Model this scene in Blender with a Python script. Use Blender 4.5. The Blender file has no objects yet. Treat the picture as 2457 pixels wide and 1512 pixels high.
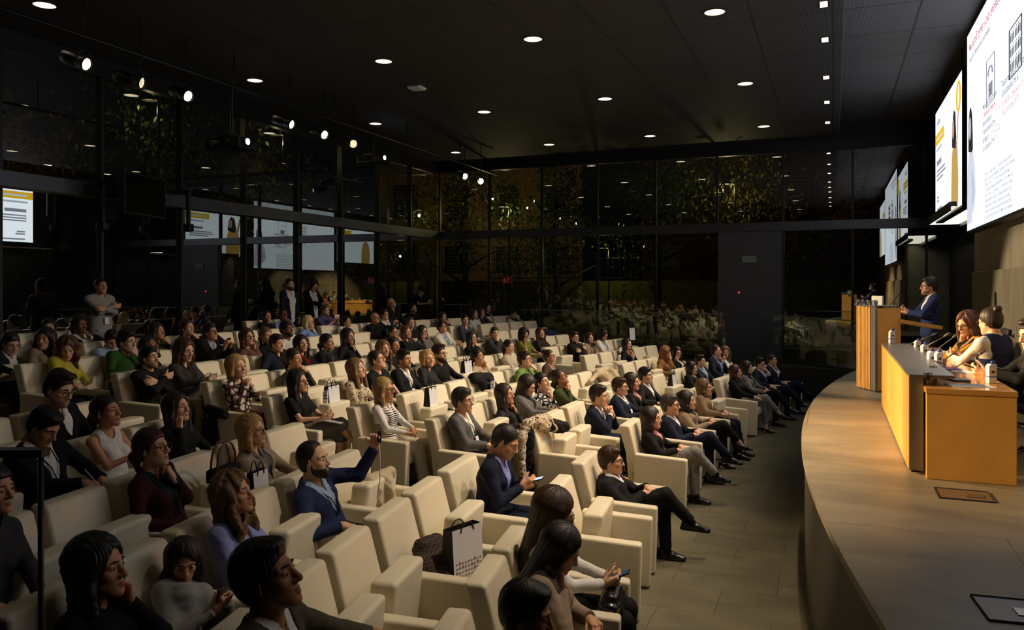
import bpy, math, random
import numpy as np
from mathutils import Vector, Matrix

# ---------------------------------------------------------------- camera, world, light, exposure
F_PX, CX, HOR, CAM_Z = 1915.0, 1228.5, 690.0, 2.65      # focal length in px of the 2457 px frame, principal column, horizon row, eye height
YAW = math.atan2(770.0, F_PX)
SN, CS = math.sin(YAW), math.cos(YAW)
scene = bpy.context.scene
COL = scene.collection
cam_data = bpy.data.cameras.new('camera')
cam = bpy.data.objects.new('camera', cam_data)
COL.objects.link(cam)
cam.location = (0, 0, CAM_Z)
cam.rotation_euler = (math.pi / 2, 0, YAW)
cam_data.sensor_width = 36.0
cam_data.lens = F_PX / 2457.0 * 36.0
cam_data.shift_y = (HOR - 756.0) / 2457.0
cam_data.clip_start = 0.05
cam_data.clip_end = 200
scene.camera = cam
vs = scene.view_settings
vs.view_transform = 'Standard'
vs.look = 'None'
vs.exposure = 0.0
vs.gamma = 1.0
vs.use_curve_mapping = False
world = bpy.data.worlds.new('night_sky')
scene.world = world
world.use_nodes = True
bgn = world.node_tree.nodes['Background']
bgn.inputs[0].default_value = (0.10, 0.13, 0.20, 1)
bgn.inputs[1].default_value = 0.012
scene.cycles.max_bounces = 8
scene.cycles.diffuse_bounces = 3
scene.cycles.glossy_bounces = 4
scene.cycles.transparent_max_bounces = 16
scene.cycles.caustics_reflective = False
scene.cycles.caustics_refractive = False

SCREEN_L = 1.55            # radiance of the lit projection screens
def add_light(name, kind, loc, power, color, target=None, size=0.1, angle=60, blend=0.5, parent=None):
    d = bpy.data.lights.new(name, kind)
    d.energy = power
    d.color = color
    if kind == 'SPOT':
        d.spot_size = math.radians(angle)
        d.spot_blend = blend
        d.shadow_soft_size = size
    elif kind == 'AREA':
        d.size = size
    else:
        d.shadow_soft_size = size
    o = bpy.data.objects.new(name, d)
    COL.objects.link(o)
    o.location = loc
    if target is not None:
        o.rotation_euler = (Vector(target) - Vector(loc)).to_track_quat('-Z', 'Y').to_euler()
    return o
WARM = (1.0, 0.80, 0.56)
AMBER = (1.0, 0.68, 0.36)
# ---- lamps of the room are added by their fixtures further down (downlights, stage spots, ceiling spots, louvre lamp)

# ---------------------------------------------------------------- helpers
def ray_dir(u, v):
    t = (u - CX) / F_PX
    return np.array([t * CS - SN, t * SN + CS, -(v - HOR) / F_PX])
def on_z(u, v, z):
    d = ray_dir(u, v); k = (z - CAM_Z) / d[2]
    return np.array([d[0] * k, d[1] * k, z])
def on_x(u, v, x):
    d = ray_dir(u, v); k = x / d[0]
    return np.array([x, d[1] * k, CAM_Z + d[2] * k])
def on_y(u, v, y):
    d = ray_dir(u, v); k = y / d[1]
    return np.array([d[0] * k, y, CAM_Z + d[2] * k])

def mesh_obj(name, V, Fc, mats, parent=None, smooth=True, fmat=None, loc=None):
    me = bpy.data.meshes.new(name)
    me.from_pydata([tuple(map(float, p)) for p in V], [], [tuple(map(int, f)) for f in Fc]) if not isinstance(Fc, np.ndarray) else fast_mesh(me, V, Fc)
    if not isinstance(mats, (list, tuple)): mats = [mats]
    for m in mats: me.materials.append(m)
    if fmat is not None: me.polygons.foreach_set('material_index', np.asarray(fmat, np.int32))
    me.polygons.foreach_set('use_smooth', np.full(len(me.polygons), bool(smooth)))
    me.update()
    return link(name, me, parent, loc)
def fast_mesh(me, V, Q):
    V = np.asarray(V, np.float32); Q = np.asarray(Q, np.int32)
    n, w = Q.shape
    me.vertices.add(len(V)); me.vertices.foreach_set('co', V.ravel())
    me.loops.add(n * w); me.loops.foreach_set('vertex_index', Q.ravel())
    me.polygons.add(n); me.polygons.foreach_set('loop_start', np.arange(0, n * w, w, dtype=np.int32))
    me.update(calc_edges=True)
def link(name, data, parent=None, loc=None):
    o = bpy.data.objects.new(name, data); COL.objects.link(o)
    if parent is not None: o.parent = parent
    if loc is not None: o.location = loc
    return o
def thing(name, label, cat, loc=(0, 0, 0), rz=0.0, group=None):
    o = link(name, None); o.location = loc; o.rotation_euler = (0, 0, rz); o.empty_display_size = 0.1
    return tag(o, label, cat, group)
def tag(o, label, cat, group=None):
    o['label'] = label; o['category'] = cat
    if group: o['group'] = group
    return o
def struct(o):
    o['kind'] = 'structure'; return o

class MB:                                        # collects simple solids into one mesh
    def __init__(s): s.V = []; s.F = []; s.M = []; s.n = 0
    def add(s, V, Fc, m=0, mat=None):
        V = np.asarray(V, float)
        if mat is not None: V = V @ np.array(mat.to_3x3()).T + np.array(mat.translation)
        s.V.append(V)
        for f in Fc: s.F.append([i + s.n for i in f]); s.M.append(m)
        s.n += len(V); return s
    def box(s, lo, hi, m=0, mat=None):
        x0, y0, z0 = lo; x1, y1, z1 = hi
        V = [(x0,y0,z0),(x1,y0,z0),(x1,y1,z0),(x0,y1,z0),(x0,y0,z1),(x1,y0,z1),(x1,y1,z1),(x0,y1,z1)]
        return s.add(V, [(0,3,2,1),(4,5,6,7),(0,1,5,4),(1,2,6,5),(2,3,7,6),(3,0,4,7)], m, mat)
    def rbox(s, lo, hi, r=0.02, seg=3, m=0, mat=None, warp=None):
        V, Fc = rounded_box(lo, hi, r, seg)
        if warp: V = warp(V)
        return s.add(V, Fc, m, mat)
    def tube(s, pts, r, n=8, m=0, cap=True, mat=None):
        V, Fc = tube_geo(pts, r, n, cap); return s.add(V, Fc, m, mat)
    def prism(s, poly, z0, z1, m=0, mat=None):
        k = len(poly); V = [(p[0], p[1], z0) for p in poly] + [(p[0], p[1], z1) for p in poly]
        Fc = [tuple(range(k))[::-1], tuple(range(k, 2 * k))] + [(i, (i + 1) % k, (i + 1) % k + k, i + k) for i in range(k)]
        return s.add(V, Fc, m, mat)
    def lathe(s, prof, n=20, m=0, mat=None, caps=True):
        V = []; Fc = []
        for r, z in prof:
            for i in range(n):
                a = 2 * math.pi * i / n; V.append((r * math.cos(a), r * math.sin(a), z))
        for j in range(len(prof) - 1):
            for i in range(n):
                i2 = (i + 1) % n; Fc.append((j*n+i, j*n+i2, (j+1)*n+i2, (j+1)*n+i))
        if caps: Fc.append(tuple(range(n))[::-1]); Fc.append(tuple(range((len(prof)-1)*n, len(prof)*n)))
        return s.add(V, Fc, m, mat)
    def build(s, name, mats, parent=None, smooth=False, loc=None):
        V = np.concatenate(s.V)
        o = mesh_obj(name, V, s.F, mats, parent, smooth, s.M, loc)
        return o
def rounded_box(lo, hi, r, seg=3):
    lo = np.array(lo, float); hi = np.array(hi, float); c = (lo + hi) / 2; hs = (hi - lo) / 2
    r = min(r, hs.min() * 0.98)
    g = np.concatenate([-1 + (1 - np.cos(np.linspace(0, math.pi/2, seg + 1)))*0, []]) if False else None
    # parametric lattice: corner arcs + flat middle
    def ax(h):
        a = np.tan(np.linspace(-math.pi/4, 0, seg + 1)[:-1])
        return [(-1, t) for t in a] + [(-1, 0.0), (1, 0.0)] + [(1, -t) for t in a[::-1]]
    V = []; Fc = []
    idx = {}
    A = ax(1); n = len(A)
    for axis in range(3):
        for sgn in (-1, 1):
            o1, o2 = [(1, 2), (2, 0), (0, 1)][axis]
            base = len(V)
            for (s1, t1) in A:
                for (s2, t2) in A:
                    nrm = np.zeros(3); nrm[axis] = sgn; nrm[o1] = t1; nrm[o2] = t2
                    nrm /= np.linalg.norm(nrm)
                    p = np.zeros(3); p[axis] = sgn * (hs[axis] - r); p[o1] = s1 * (hs[o1] - r); p[o2] = s2 * (hs[o2] - r)
                    V.append(c + p + nrm * r)
            for i in range(n - 1):
                for j in range(n - 1):
                    q = (base + i*n + j, base + (i+1)*n + j, base + (i+1)*n + j + 1, base + i*n + j + 1)
                    Fc.append(q if sgn > 0 else q[::-1])
    V = np.array(V); key = np.round(V * 1e5).astype(np.int64)
    u, first, inv = np.unique(key, axis=0, return_index=True, return_inverse=True)
    inv = inv.ravel(); V = V[first]
    F2 = []
    for f in Fc:
        g = []
        for i in f:
            k = int(inv[i])
            if not g or g[-1] != k: g.append(k)
        if len(g) > 1 and g[0] == g[-1]: g.pop()
        if len(g) > 2: F2.append(tuple(g))
    return V, F2
def tube_geo(pts, r, n=8, cap=True):
    P = np.array(pts, float); m = len(P); R = np.full(m, r) if np.isscalar(r) else np.array(r, float)
    T = np.gradient(P, axis=0); T /= np.linalg.norm(T, axis=1)[:, None] + 1e-12
    up = np.array([0, 0, 1.0]) if abs(T[0][2]) < 0.9 else np.array([1.0, 0, 0])
    V = []; Fc = []
    N = np.cross(T[0], up); N /= np.linalg.norm(N)
    for i in range(m):
        N = N - T[i] * np.dot(N, T[i]); N /= np.linalg.norm(N) + 1e-12; B = np.cross(T[i], N)
        for j in range(n):
            a = 2 * math.pi * j / n; V.append(P[i] + R[i] * (math.cos(a) * N + math.sin(a) * B))
    for i in range(m - 1):
        for j in range(n):
            j2 = (j + 1) % n; Fc.append((i*n+j, i*n+j2, (i+1)*n+j2, (i+1)*n+j))
    if cap: Fc += [tuple(range(n))[::-1], tuple(range((m-1)*n, m*n))]
    return V, Fc

# ---------------------------------------------------------------- materials
MATS = {}
def srgb(r, g, b):
    f = lambda c: (c/255.0/12.92) if c/255.0 <= 0.04045 else ((c/255.0 + 0.055)/1.055)**2.4
    return (f(r), f(g), f(b), 1.0)
def mat(name, color, rough=0.6, metal=0.0, noise=0.0, nscale=30.0, bump=0.0, bscale=200.0, spec=0.5, coat=0.0, emit=None, estr=0.0, alpha=None):
    if name in MATS: return MATS[name]
    m = bpy.data.materials.new(name); m.use_nodes = True
    nt = m.node_tree; b = nt.nodes['Principled BSDF']
    b.inputs['Base Color'].default_value = color
    b.inputs['Roughness'].default_value = rough
    b.inputs['Metallic'].default_value = metal
    b.inputs['Specular IOR Level'].default_value = spec
    b.inputs['Coat Weight'].default_value = coat
    if emit: b.inputs['Emission Color'].default_value = emit; b.inputs['Emission Strength'].default_value = estr
    tc = nt.nodes.new('ShaderNodeTexCoord')
    if noise:
        n = nt.nodes.new('ShaderNodeTexNoise'); n.inputs['Scale'].default_value = nscale; n.inputs['Detail'].default_value = 4
        nt.links.new(tc.outputs['Object'], n.inputs['Vector'])
        r = nt.nodes.new('ShaderNodeMapRange'); r.inputs[1].default_value = .25; r.inputs[2].default_value = .75
        r.inputs[3].default_value = 1 - noise; r.inputs[4].default_value = 1 + noise
        nt.links.new(n.outputs['Fac'], r.inputs[0])
        x = nt.nodes.new('ShaderNodeVectorMath'); x.operation = 'MULTIPLY'
        x.inputs[0].default_value = color[:3]; nt.links.new(r.outputs[0], x.inputs[1]); nt.links.new(x.outputs[0], b.inputs['Base Color'])
    if bump:
        n = nt.nodes.new('ShaderNodeTexNoise'); n.inputs['Scale'].default_value = bscale; n.inputs['Detail'].default_value = 3
        nt.links.new(tc.outputs['Object'], n.inputs['Vector'])
        bp = nt.nodes.new('ShaderNodeBump'); bp.inputs['Strength'].default_value = bump; bp.inputs['Distance'].default_value = 0.004
        nt.links.new(n.outputs['Fac'], bp.inputs['Height']); nt.links.new(bp.outputs[0], b.inputs['Normal'])
    MATS[name] = m
    return m
def emis(name, color, strength):
    if name in MATS: return MATS[name]
    m = bpy.data.materials.new(name); m.use_nodes = True; nt = m.node_tree
    nt.nodes.remove(nt.nodes['Principled BSDF'])
    e = nt.nodes.new('ShaderNodeEmission'); e.inputs[0].default_value = color; e.inputs[1].default_value = strength
    nt.links.new(e.outputs[0], nt.nodes['Material Output'].inputs[0]); MATS[name] = m
    return m
def glass_mat(name, tint, refl):
    m = bpy.data.materials.new(name); m.use_nodes = True; nt = m.node_tree
    nt.nodes.remove(nt.nodes['Principled BSDF'])
    t = nt.nodes.new('ShaderNodeBsdfTransparent'); t.inputs[0].default_value = tint
    g = nt.nodes.new('ShaderNodeBsdfGlossy'); g.inputs['Roughness'].default_value = 0.0; g.inputs[0].default_value = (.93, .98, .95, 1)
    lw = nt.nodes.new('ShaderNodeFresnel'); lw.inputs[0].default_value = 1.45
    mr = nt.nodes.new('ShaderNodeMapRange'); mr.inputs[1].default_value = 0.03; mr.inputs[2].default_value = 0.6; mr.inputs[3].default_value = refl; mr.inputs[4].default_value = 0.85
    mx = nt.nodes.new('ShaderNodeMixShader')
    nt.links.new(lw.outputs[0], mr.inputs[0]); nt.links.new(mr.outputs[0], mx.inputs[0])
    nt.links.new(t.outputs[0], mx.inputs[1]); nt.links.new(g.outputs[0], mx.inputs[2])
    nt.links.new(mx.outputs[0], nt.nodes['Material Output'].inputs[0]); MATS[name] = m
    return m
def pattern_mat(name, kind, c1, c2, scale=40.0, rough=0.8):
    """cloth with a printed or woven pattern: stripes, plaid, spots, maze, knit"""
    if name in MATS: return MATS[name]
    m = mat(name, c1, rough, 0, 0); nt = m.node_tree; b = nt.nodes['Principled BSDF']
    tc = nt.nodes.new('ShaderNodeTexCoord'); mx = nt.nodes.new('ShaderNodeMix'); mx.data_type = 'RGBA'
    mx.inputs[6].default_value = c1; mx.inputs[7].default_value = c2
    def out(sock): nt.links.new(sock, mx.inputs[0])
    def step(sock, lo, hi):
        r = nt.nodes.new('ShaderNodeMapRange'); r.inputs[1].default_value = lo; r.inputs[2].default_value = hi
        nt.links.new(sock, r.inputs[0]); return r.outputs[0]
    if kind == 'stripes':
        w = nt.nodes.new('ShaderNodeTexWave'); w.bands_direction = 'Z'; w.inputs['Scale'].default_value = scale; w.inputs['Distortion'].default_value = .4
        nt.links.new(tc.outputs['Object'], w.inputs[0]); out(step(w.outputs['Fac'], .45, .55))
    elif kind == 'plaid':
        ws = []
        for d in 'XYZ':
            w = nt.nodes.new('ShaderNodeTexWave'); w.bands_direction = d; w.inputs['Scale'].default_value = scale
            nt.links.new(tc.outputs['Object'], w.inputs[0]); ws.append(step(w.outputs['Fac'], .8, .95))
        a = nt.nodes.new('ShaderNodeMath'); a.operation = 'MAXIMUM'; nt.links.new(ws[0], a.inputs[0]); nt.links.new(ws[2], a.inputs[1])
        a2 = nt.nodes.new('ShaderNodeMath'); a2.operation = 'MAXIMUM'; nt.links.new(a.outputs[0], a2.inputs[0]); nt.links.new(ws[1], a2.inputs[1]); out(a2.outputs[0])
    elif kind == 'spots':
        v = nt.nodes.new('ShaderNodeTexVoronoi'); v.inputs['Scale'].default_value = scale
        nt.links.new(tc.outputs['Object'], v.inputs[0]); out(step(v.outputs['Distance'], .36, .28))
    elif kind == 'maze':
        v = nt.nodes.new('ShaderNodeTexVoronoi'); v.feature = 'DISTANCE_TO_EDGE'; v.inputs['Scale'].default_value = scale
        nt.links.new(tc.outputs['Object'], v.inputs[0]); out(step(v.outputs['Distance'], .12, .2))
    elif kind == 'knit':
        w = nt.nodes.new('ShaderNodeTexWave'); w.bands_direction = 'Z'; w.inputs['Scale'].default_value = scale; w.inputs['Distortion'].default_value = 2.5; w.inputs['Detail Scale'].default_value = 3
        nt.links.new(tc.outputs['Object'], w.inputs[0]); out(w.outputs['Fac'])
        bp = nt.nodes.new('ShaderNodeBump'); bp.inputs['Strength'].default_value = .6; bp.inputs['Distance'].default_value = .01
        nt.links.new(w.outputs['Fac'], bp.inputs['Height']); nt.links.new(bp.outputs[0], b.inputs['Normal'])
    nt.links.new(mx.outputs[2], b.inputs['Base Color'])
    return m

# ---------------------------------------------------------------- smooth fields -> surfaces
def nets(f, lo, h):
    s = f < 0
    nx, ny, nz = f.shape
    cnt = np.zeros((nx-1, ny-1, nz-1), np.int8)
    for i in (0, 1):
        for j in (0, 1):
            for k in (0, 1): cnt += s[i:nx-1+i, j:ny-1+j, k:nz-1+k]
    act = (cnt > 0) & (cnt < 8)
    I, J, K = np.nonzero(act)
    n = len(I)
    if n == 0: return np.zeros((0, 3)), np.zeros((0, 4), np.int32)
    idx = np.full(act.shape, -1, np.int32); idx[I, J, K] = np.arange(n)
    acc = np.zeros((n, 3)); num = np.zeros(n)
    C = [(i, j, k) for i in (0, 1) for j in (0, 1) for k in (0, 1)]
    val = {c: f[I + c[0], J + c[1], K + c[2]].astype(np.float64) for c in C}
    for a in C:
        for d in range(3):
            if a[d]: continue
            b = list(a); b[d] = 1; b = tuple(b)
            va, vb = val[a], val[b]; m = (va < 0) != (vb < 0)
            t = np.where(m, va / np.where(m, va - vb, 1), 0)
            p = np.tile(np.array(a, float), (n, 1)); p[:, d] += t
            acc += p * m[:, None]; num += m
    V = (acc / num[:, None] + np.stack([I, J, K], 1)) * h + lo
    Q = []
    for d in range(3):
        o = [(1, 2), (2, 0), (0, 1)][d]
        sl0 = [slice(None)] * 3; sl1 = [slice(None)] * 3
        sl0[d] = slice(0, -1); sl1[d] = slice(1, None)
        for ax in o: sl0[ax] = slice(1, -1); sl1[ax] = slice(1, -1)
        A, B = s[tuple(sl0)], s[tuple(sl1)]
        for flip in (0, 1):
            E = np.stack(np.nonzero(A & ~B if not flip else ~A & B), 1)
            if not len(E): continue
            for ax in o: E[:, ax] += 1
            quad = []
            for (p, q) in ((0, 0), (-1, 0), (-1, -1), (0, -1)):
                e = E.copy(); e[:, o[0]] += p; e[:, o[1]] += q
                quad.append(idx[e[:, 0], e[:, 1], e[:, 2]])
            quad = np.stack(quad, 1)
            if flip: quad = quad[:, ::-1]
            Q.append(quad)
    Q = np.concatenate(Q); Q = Q[(Q >= 0).all(1)]
    return V, Q
class SDF:
    def __init__(s, lo, hi, h):
        s.h = h; s.lo = np.array(lo, float) - 3*h
        n = np.ceil((np.array(hi) - s.lo) / h).astype(int) + 4
        s.ax = [(s.lo[i] + h * np.arange(n[i])).astype(np.float32) for i in range(3)]
        s.f = np.full(n, 1.0, np.float32)
    def win(s, lo, hi):
        sl = []
        for i in range(3):
            a = int(np.searchsorted(s.ax[i], lo[i])); b = int(np.searchsorted(s.ax[i], hi[i]))
            sl.append(slice(max(0, a - 1), min(len(s.ax[i]), b + 1)))
        return tuple(sl)
    def xyz(s, sl):
        return s.ax[0][sl[0]][:, None, None], s.ax[1][sl[1]][None, :, None], s.ax[2][sl[2]][None, None, :]
    def put(s, sl, d, k, mode):
        g = s.f[sl]
        if mode == 'u':
            if k > 0:
                hh = np.maximum(k - np.abs(g - d), 0) / k; s.f[sl] = np.minimum(g, d) - hh*hh*k*.25
            else: s.f[sl] = np.minimum(g, d)
        else:
            if k > 0:
                hh = np.maximum(k - np.abs(g + d), 0) / k; s.f[sl] = np.maximum(g, -d) + hh*hh*k*.25
            else: s.f[sl] = np.maximum(g, -d)
    def seg(s, a, b, ra, rb, k=.02, lat=None, q=1.0, mode='u', g=0.0, flat=0):
        a = np.array(a, float); b = np.array(b, float); ra += g; rb += g
        R = max(ra, rb) * max(q, 1) + k + 2*s.h
        sl = s.win(np.minimum(a, b) - R, np.maximum(a, b) + R)
        x, y, z = s.xyz(sl); u = b - a; L2 = float(u @ u) + 1e-9
        px, py, pz = x - a[0], y - a[1], z - a[2]
        t0 = (px*u[0] + py*u[1] + pz*u[2]) / L2; t = np.clip(t0, 0, 1)
        wx, wy, wz = px - t*u[0], py - t*u[1], pz - t*u[2]
        d2 = wx*wx + wy*wy + wz*wz
        if lat is not None and q != 1.0:
            l = wx*lat[0] + wy*lat[1] + wz*lat[2]; d2 = d2 - l*l*(1 - 1/(q*q))
        d = np.sqrt(np.maximum(d2, 0)) - (ra + (rb - ra)*t)
        if flat & 1: d = np.maximum(d, (t0 - 1) * math.sqrt(L2))
        if flat & 2: d = np.maximum(d, -t0 * math.sqrt(L2))
        s.put(sl, d, k, mode)
    def ell(s, c, r, k=.02, mode='u', rot=None, g=0.0):
        c = np.array(c, float); r = np.array(r, float) + g
        R = r.max() + k + 2*s.h
        sl = s.win(c - R, c + R); x, y, z = s.xyz(sl)
        px, py, pz = x - c[0], y - c[1], z - c[2]
        if rot is not None:
            M = np.array(rot).T
            px, py, pz = (M[0,0]*px + M[0,1]*py + M[0,2]*pz, M[1,0]*px + M[1,1]*py + M[1,2]*pz, M[2,0]*px + M[2,1]*py + M[2,2]*pz)
        k0 = np.sqrt((px/r[0])**2 + (py/r[1])**2 + (pz/r[2])**2)
        k1 = np.sqrt((px/r[0]**2)**2 + (py/r[1]**2)**2 + (pz/r[2]**2)**2) + 1e-6
        s.put(sl, np.maximum(k0 * (k0 - 1) / k1, -r.min()), k, mode)
    def cut(s, fn):                               # fn(x, y, z) > 0 is removed
        x, y, z = s.xyz((slice(None),)*3); s.f = np.maximum(s.f, fn(x, y, z))
    def mesh(s): return nets(s.f, s.lo, s.h)
def islands_ok(V, Q): return len(Q) > 0
def rot3(yaw=0, pitch=0, roll=0):
    """x forward, y left, z up; yaw to the left, pitch up"""
    return np.array(Matrix.Rotation(yaw, 3, 'Z') @ Matrix.Rotation(-pitch, 3, 'Y') @ Matrix.Rotation(roll, 3, 'X'))
# ---------------------------------------------------------------- people: head, hand, hair, shoe shapes
def ball(c, r, n=10):
    V = []; Fc = []
    m = n // 2
    for i in range(m + 1):
        th = math.pi * i / m
        for j in range(n):
            ph = 2*math.pi*j/n; V.append((c[0]+r[0]*math.sin(th)*math.cos(ph), c[1]+r[1]*math.sin(th)*math.sin(ph), c[2]+r[2]*math.cos(th)))
    for i in range(m):
        for j in range(n):
            j2 = (j+1) % n; Fc.append((i*n+j, (i+1)*n+j, (i+1)*n+j2, i*n+j2))
    return np.array(V), np.array(Fc, np.int32)
_cache = {}
def head_shape(h, fem, mouth_open=0.0):
    key = ('head', h, fem, mouth_open)
    if key in _cache: return _cache[key]
    S = SDF((-.125, -.10, -.17), (.135, .10, .14), h)
    jw = .9 if fem else 1.0
    S.ell((-.015, 0, .04), (.096, .076, .088), 0)
    S.ell((.028, 0, -.025), (.066, .059*jw, .09), .03)
    for y in (-1, 1):
        S.seg((.015, y*.047*jw, -.05), (.068, y*.02*jw, -.093), .021*jw, .018, .03)
        S.ell((.060, y*.041, -.02), (.022, .022, .02), .025)
        S.seg((.087, y*.010, .024), (.068, y*.05, .025), .0105 if not fem else .0085, .009, .016)
    S.ell((.081, 0, -.098), (.019, .021*jw, .018), .02)
    S.ell((.066, 0, -.06), (.031, .034, .036), .02)
    for y in (-1, 1): S.ell((.106, y*.033, .005), (.019, .019, .0155), .012, 's')
    for y in (-1, 1):
        S.ell((.0742, y*.032, .004), (.0168, .0168, .0160), .004)
        S.ell((.0955, y*.032, .0030), (.013, .0135, .0050), .002, 's')
    S.seg((.086, 0, .02), (.112, 0, -.025), .0075, .0125, .014)
    S.ell((.110, 0, -.03), (.0125, .012, .010), .008)
    for y in (-1, 1):
        S.ell((.0985, y*.0125, -.033), (.0115, .0085, .0085), .008)
        S.ell((.104, y*.0075, -.043), (.006, .0042, .004), .003, 's')
        S.seg((.0955, y*.005, -.0575), (.083, y*.024, -.0615), .0078, .0045, .006)
    mo = .008 * mouth_open
    S.seg((.0945, -.006, -.070-mo), (.0945, .006, -.070-mo), .0090, .0090, .006)
    for y in (-1, 1):
        S.seg((.0945, y*.004, -.070-mo), (.083, y*.021, -.0655-mo*.5), .0088, .004, .006)
        S.seg((.108, 0, -.0635-mo*.5), (.088, y*.025, -.0632-mo*.4), .0019+mo*.5, .0016, .003, mode='s')
    for y in (-1, 1):
        S.ell((-.008, y*.0765, -.002), (.0175, .0075, .032), .006, rot=rot3(y*.35, -.15, 0))
        S.ell((-.006, y*.0865, .003), (.0105, .0065, .019), .005, 's', rot=rot3(y*.35, -.15, 0))
        S.ell((-.002, y*.077, -.026), (.008, .006, .008), .006)
    nr = .046 if fem else .053
    S.seg((-.022, 0, -.04), (-.035, 0, -.165), nr, nr, .03, flat=1)
    V, Q = S.mesh()
    c = V[Q].mean(1)
    fm = np.zeros(len(Q), np.int32)
    lw = .025 if fem else .022; lz_ = .0 if fem else .002
    lip = (c[:, 0] > .078) & (np.abs(c[:, 1]) < lw) & (c[:, 2] < -.0550 - lz_ - np.abs(c[:, 1])*.18) & (c[:, 2] > -.0785 + lz_*1.5 - mo + np.abs(c[:, 1])*.40)
    fm[lip] = 1
    parts = [(V, Q, fm)]
    n = 12 if h < .006 else 8
    for y in (-1, 1):
        v, q = ball((.0748, y*.032, .004), (.0157, .0157, .0152), n); parts.append((v, q, np.full(len(q), 2, np.int32)))
        vi = [(.0748 + .0162*math.cos(a), y*.032 + .0158*math.sin(a)*math.cos(b), .005 + .0158*math.sin(a)*math.sin(b)) for a in (.02, .28, .56) for b in [2*math.pi*j/n for j in range(n)]]
        qi = [(r*n + j, (r+1)*n + j, (r+1)*n + (j+1) % n, r*n + (j+1) % n) for r in range(2) for j in range(n)]
        parts.append((np.array(vi), np.array(qi, np.int32), np.full(len(qi), 3, np.int32)))
        bw = .0042 if not fem else .003
        v, q = tube_geo([(.0970, y*.013, .0275), (.0925, y*.031, .0310), (.0775, y*.05, .0275)], [bw*.9, bw*1.15, bw*.5], 6, False)
        v = np.array(v); parts.append((v, np.array(q, np.int32), np.full(len(q), 4, np.int32)))
    _cache[key] = join_parts(parts); return _cache[key]
def join_parts(parts):
    Vs, Qs, Ms, n = [], [], [], 0
    for v, q, m in parts:
        Vs.append(v); Qs.append(np.asarray(q, np.int32) + n); Ms.append(m); n += len(v)
    return np.concatenate(Vs), np.concatenate(Qs), np.concatenate(Ms)

def hand_shape(h, curl, thumb=.3, spread=.05):
    """right hand: wrist at the origin, fingers along +x, palm facing -z, thumb on the +y side"""
    key = ('hand', h, curl, thumb, spread)
    if key in _cache: return _cache[key]
    S = SDF((-.05, -.07, -.11), (.21, .09, .06), h)
    S.seg((-.03, 0, 0), (.015, 0, 0), .021, .0235, 0, lat=(0, 1, 0), q=1.25)
    S.seg((.015, -.012, 0), (.085, -.022, 0), .0135, .0125, .02); S.seg((.015, .008, 0), (.088, .012, 0), .015, .0125, .02)
    S.seg((.02, .018, -.004), (.08, .026, 0), .0145, .0115, .02); S.seg((.02, -.018, -.003), (.078, -.034, 0), .0125, .0110, .02)
    for i, (y, L, r) in enumerate(((.028, .072, .0092), (.009, .080, .0094), (-.010, .074, .0090), (-.029, .058, .0080))):
        p = np.array((.084 - abs(y - .005)*.25, y, .0)); ang = 0.0; sp = (1.5 - i) * spread
        for j, fr in enumerate((.45, .31, .24)):
            ang += curl * (1.0, 1.15, .8)[j] * (1 + .12*(i - 1.5)*.5)
            d = np.array((math.cos(ang)*math.cos(sp), math.sin(sp), -math.sin(ang)))
            e = p + d * L * fr; S.seg(p, e, r, r * (.94 if j < 2 else .85), .003 if j else .008); p = e; r *= .94
    p = np.array((.018, .026, -.006)); a = 0.75 - thumb*.4
    for j, L in enumerate((.040, .032, .026)):
        d = np.array((math.cos(a - .18*j), math.sin(a - .18*j), -.25 - thumb*.8 - .12*j)); d /= np.linalg.norm(d)
        e = p + d*L; S.seg(p, e, (.0135, .0105, .0095)[j], (.0110, .0098, .008)[j], .008 if j == 0 else .003); p = e
    V, Q = S.mesh(); _cache[key] = (V, Q, np.zeros(len(Q), np.int32)); return _cache[key]

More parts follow.
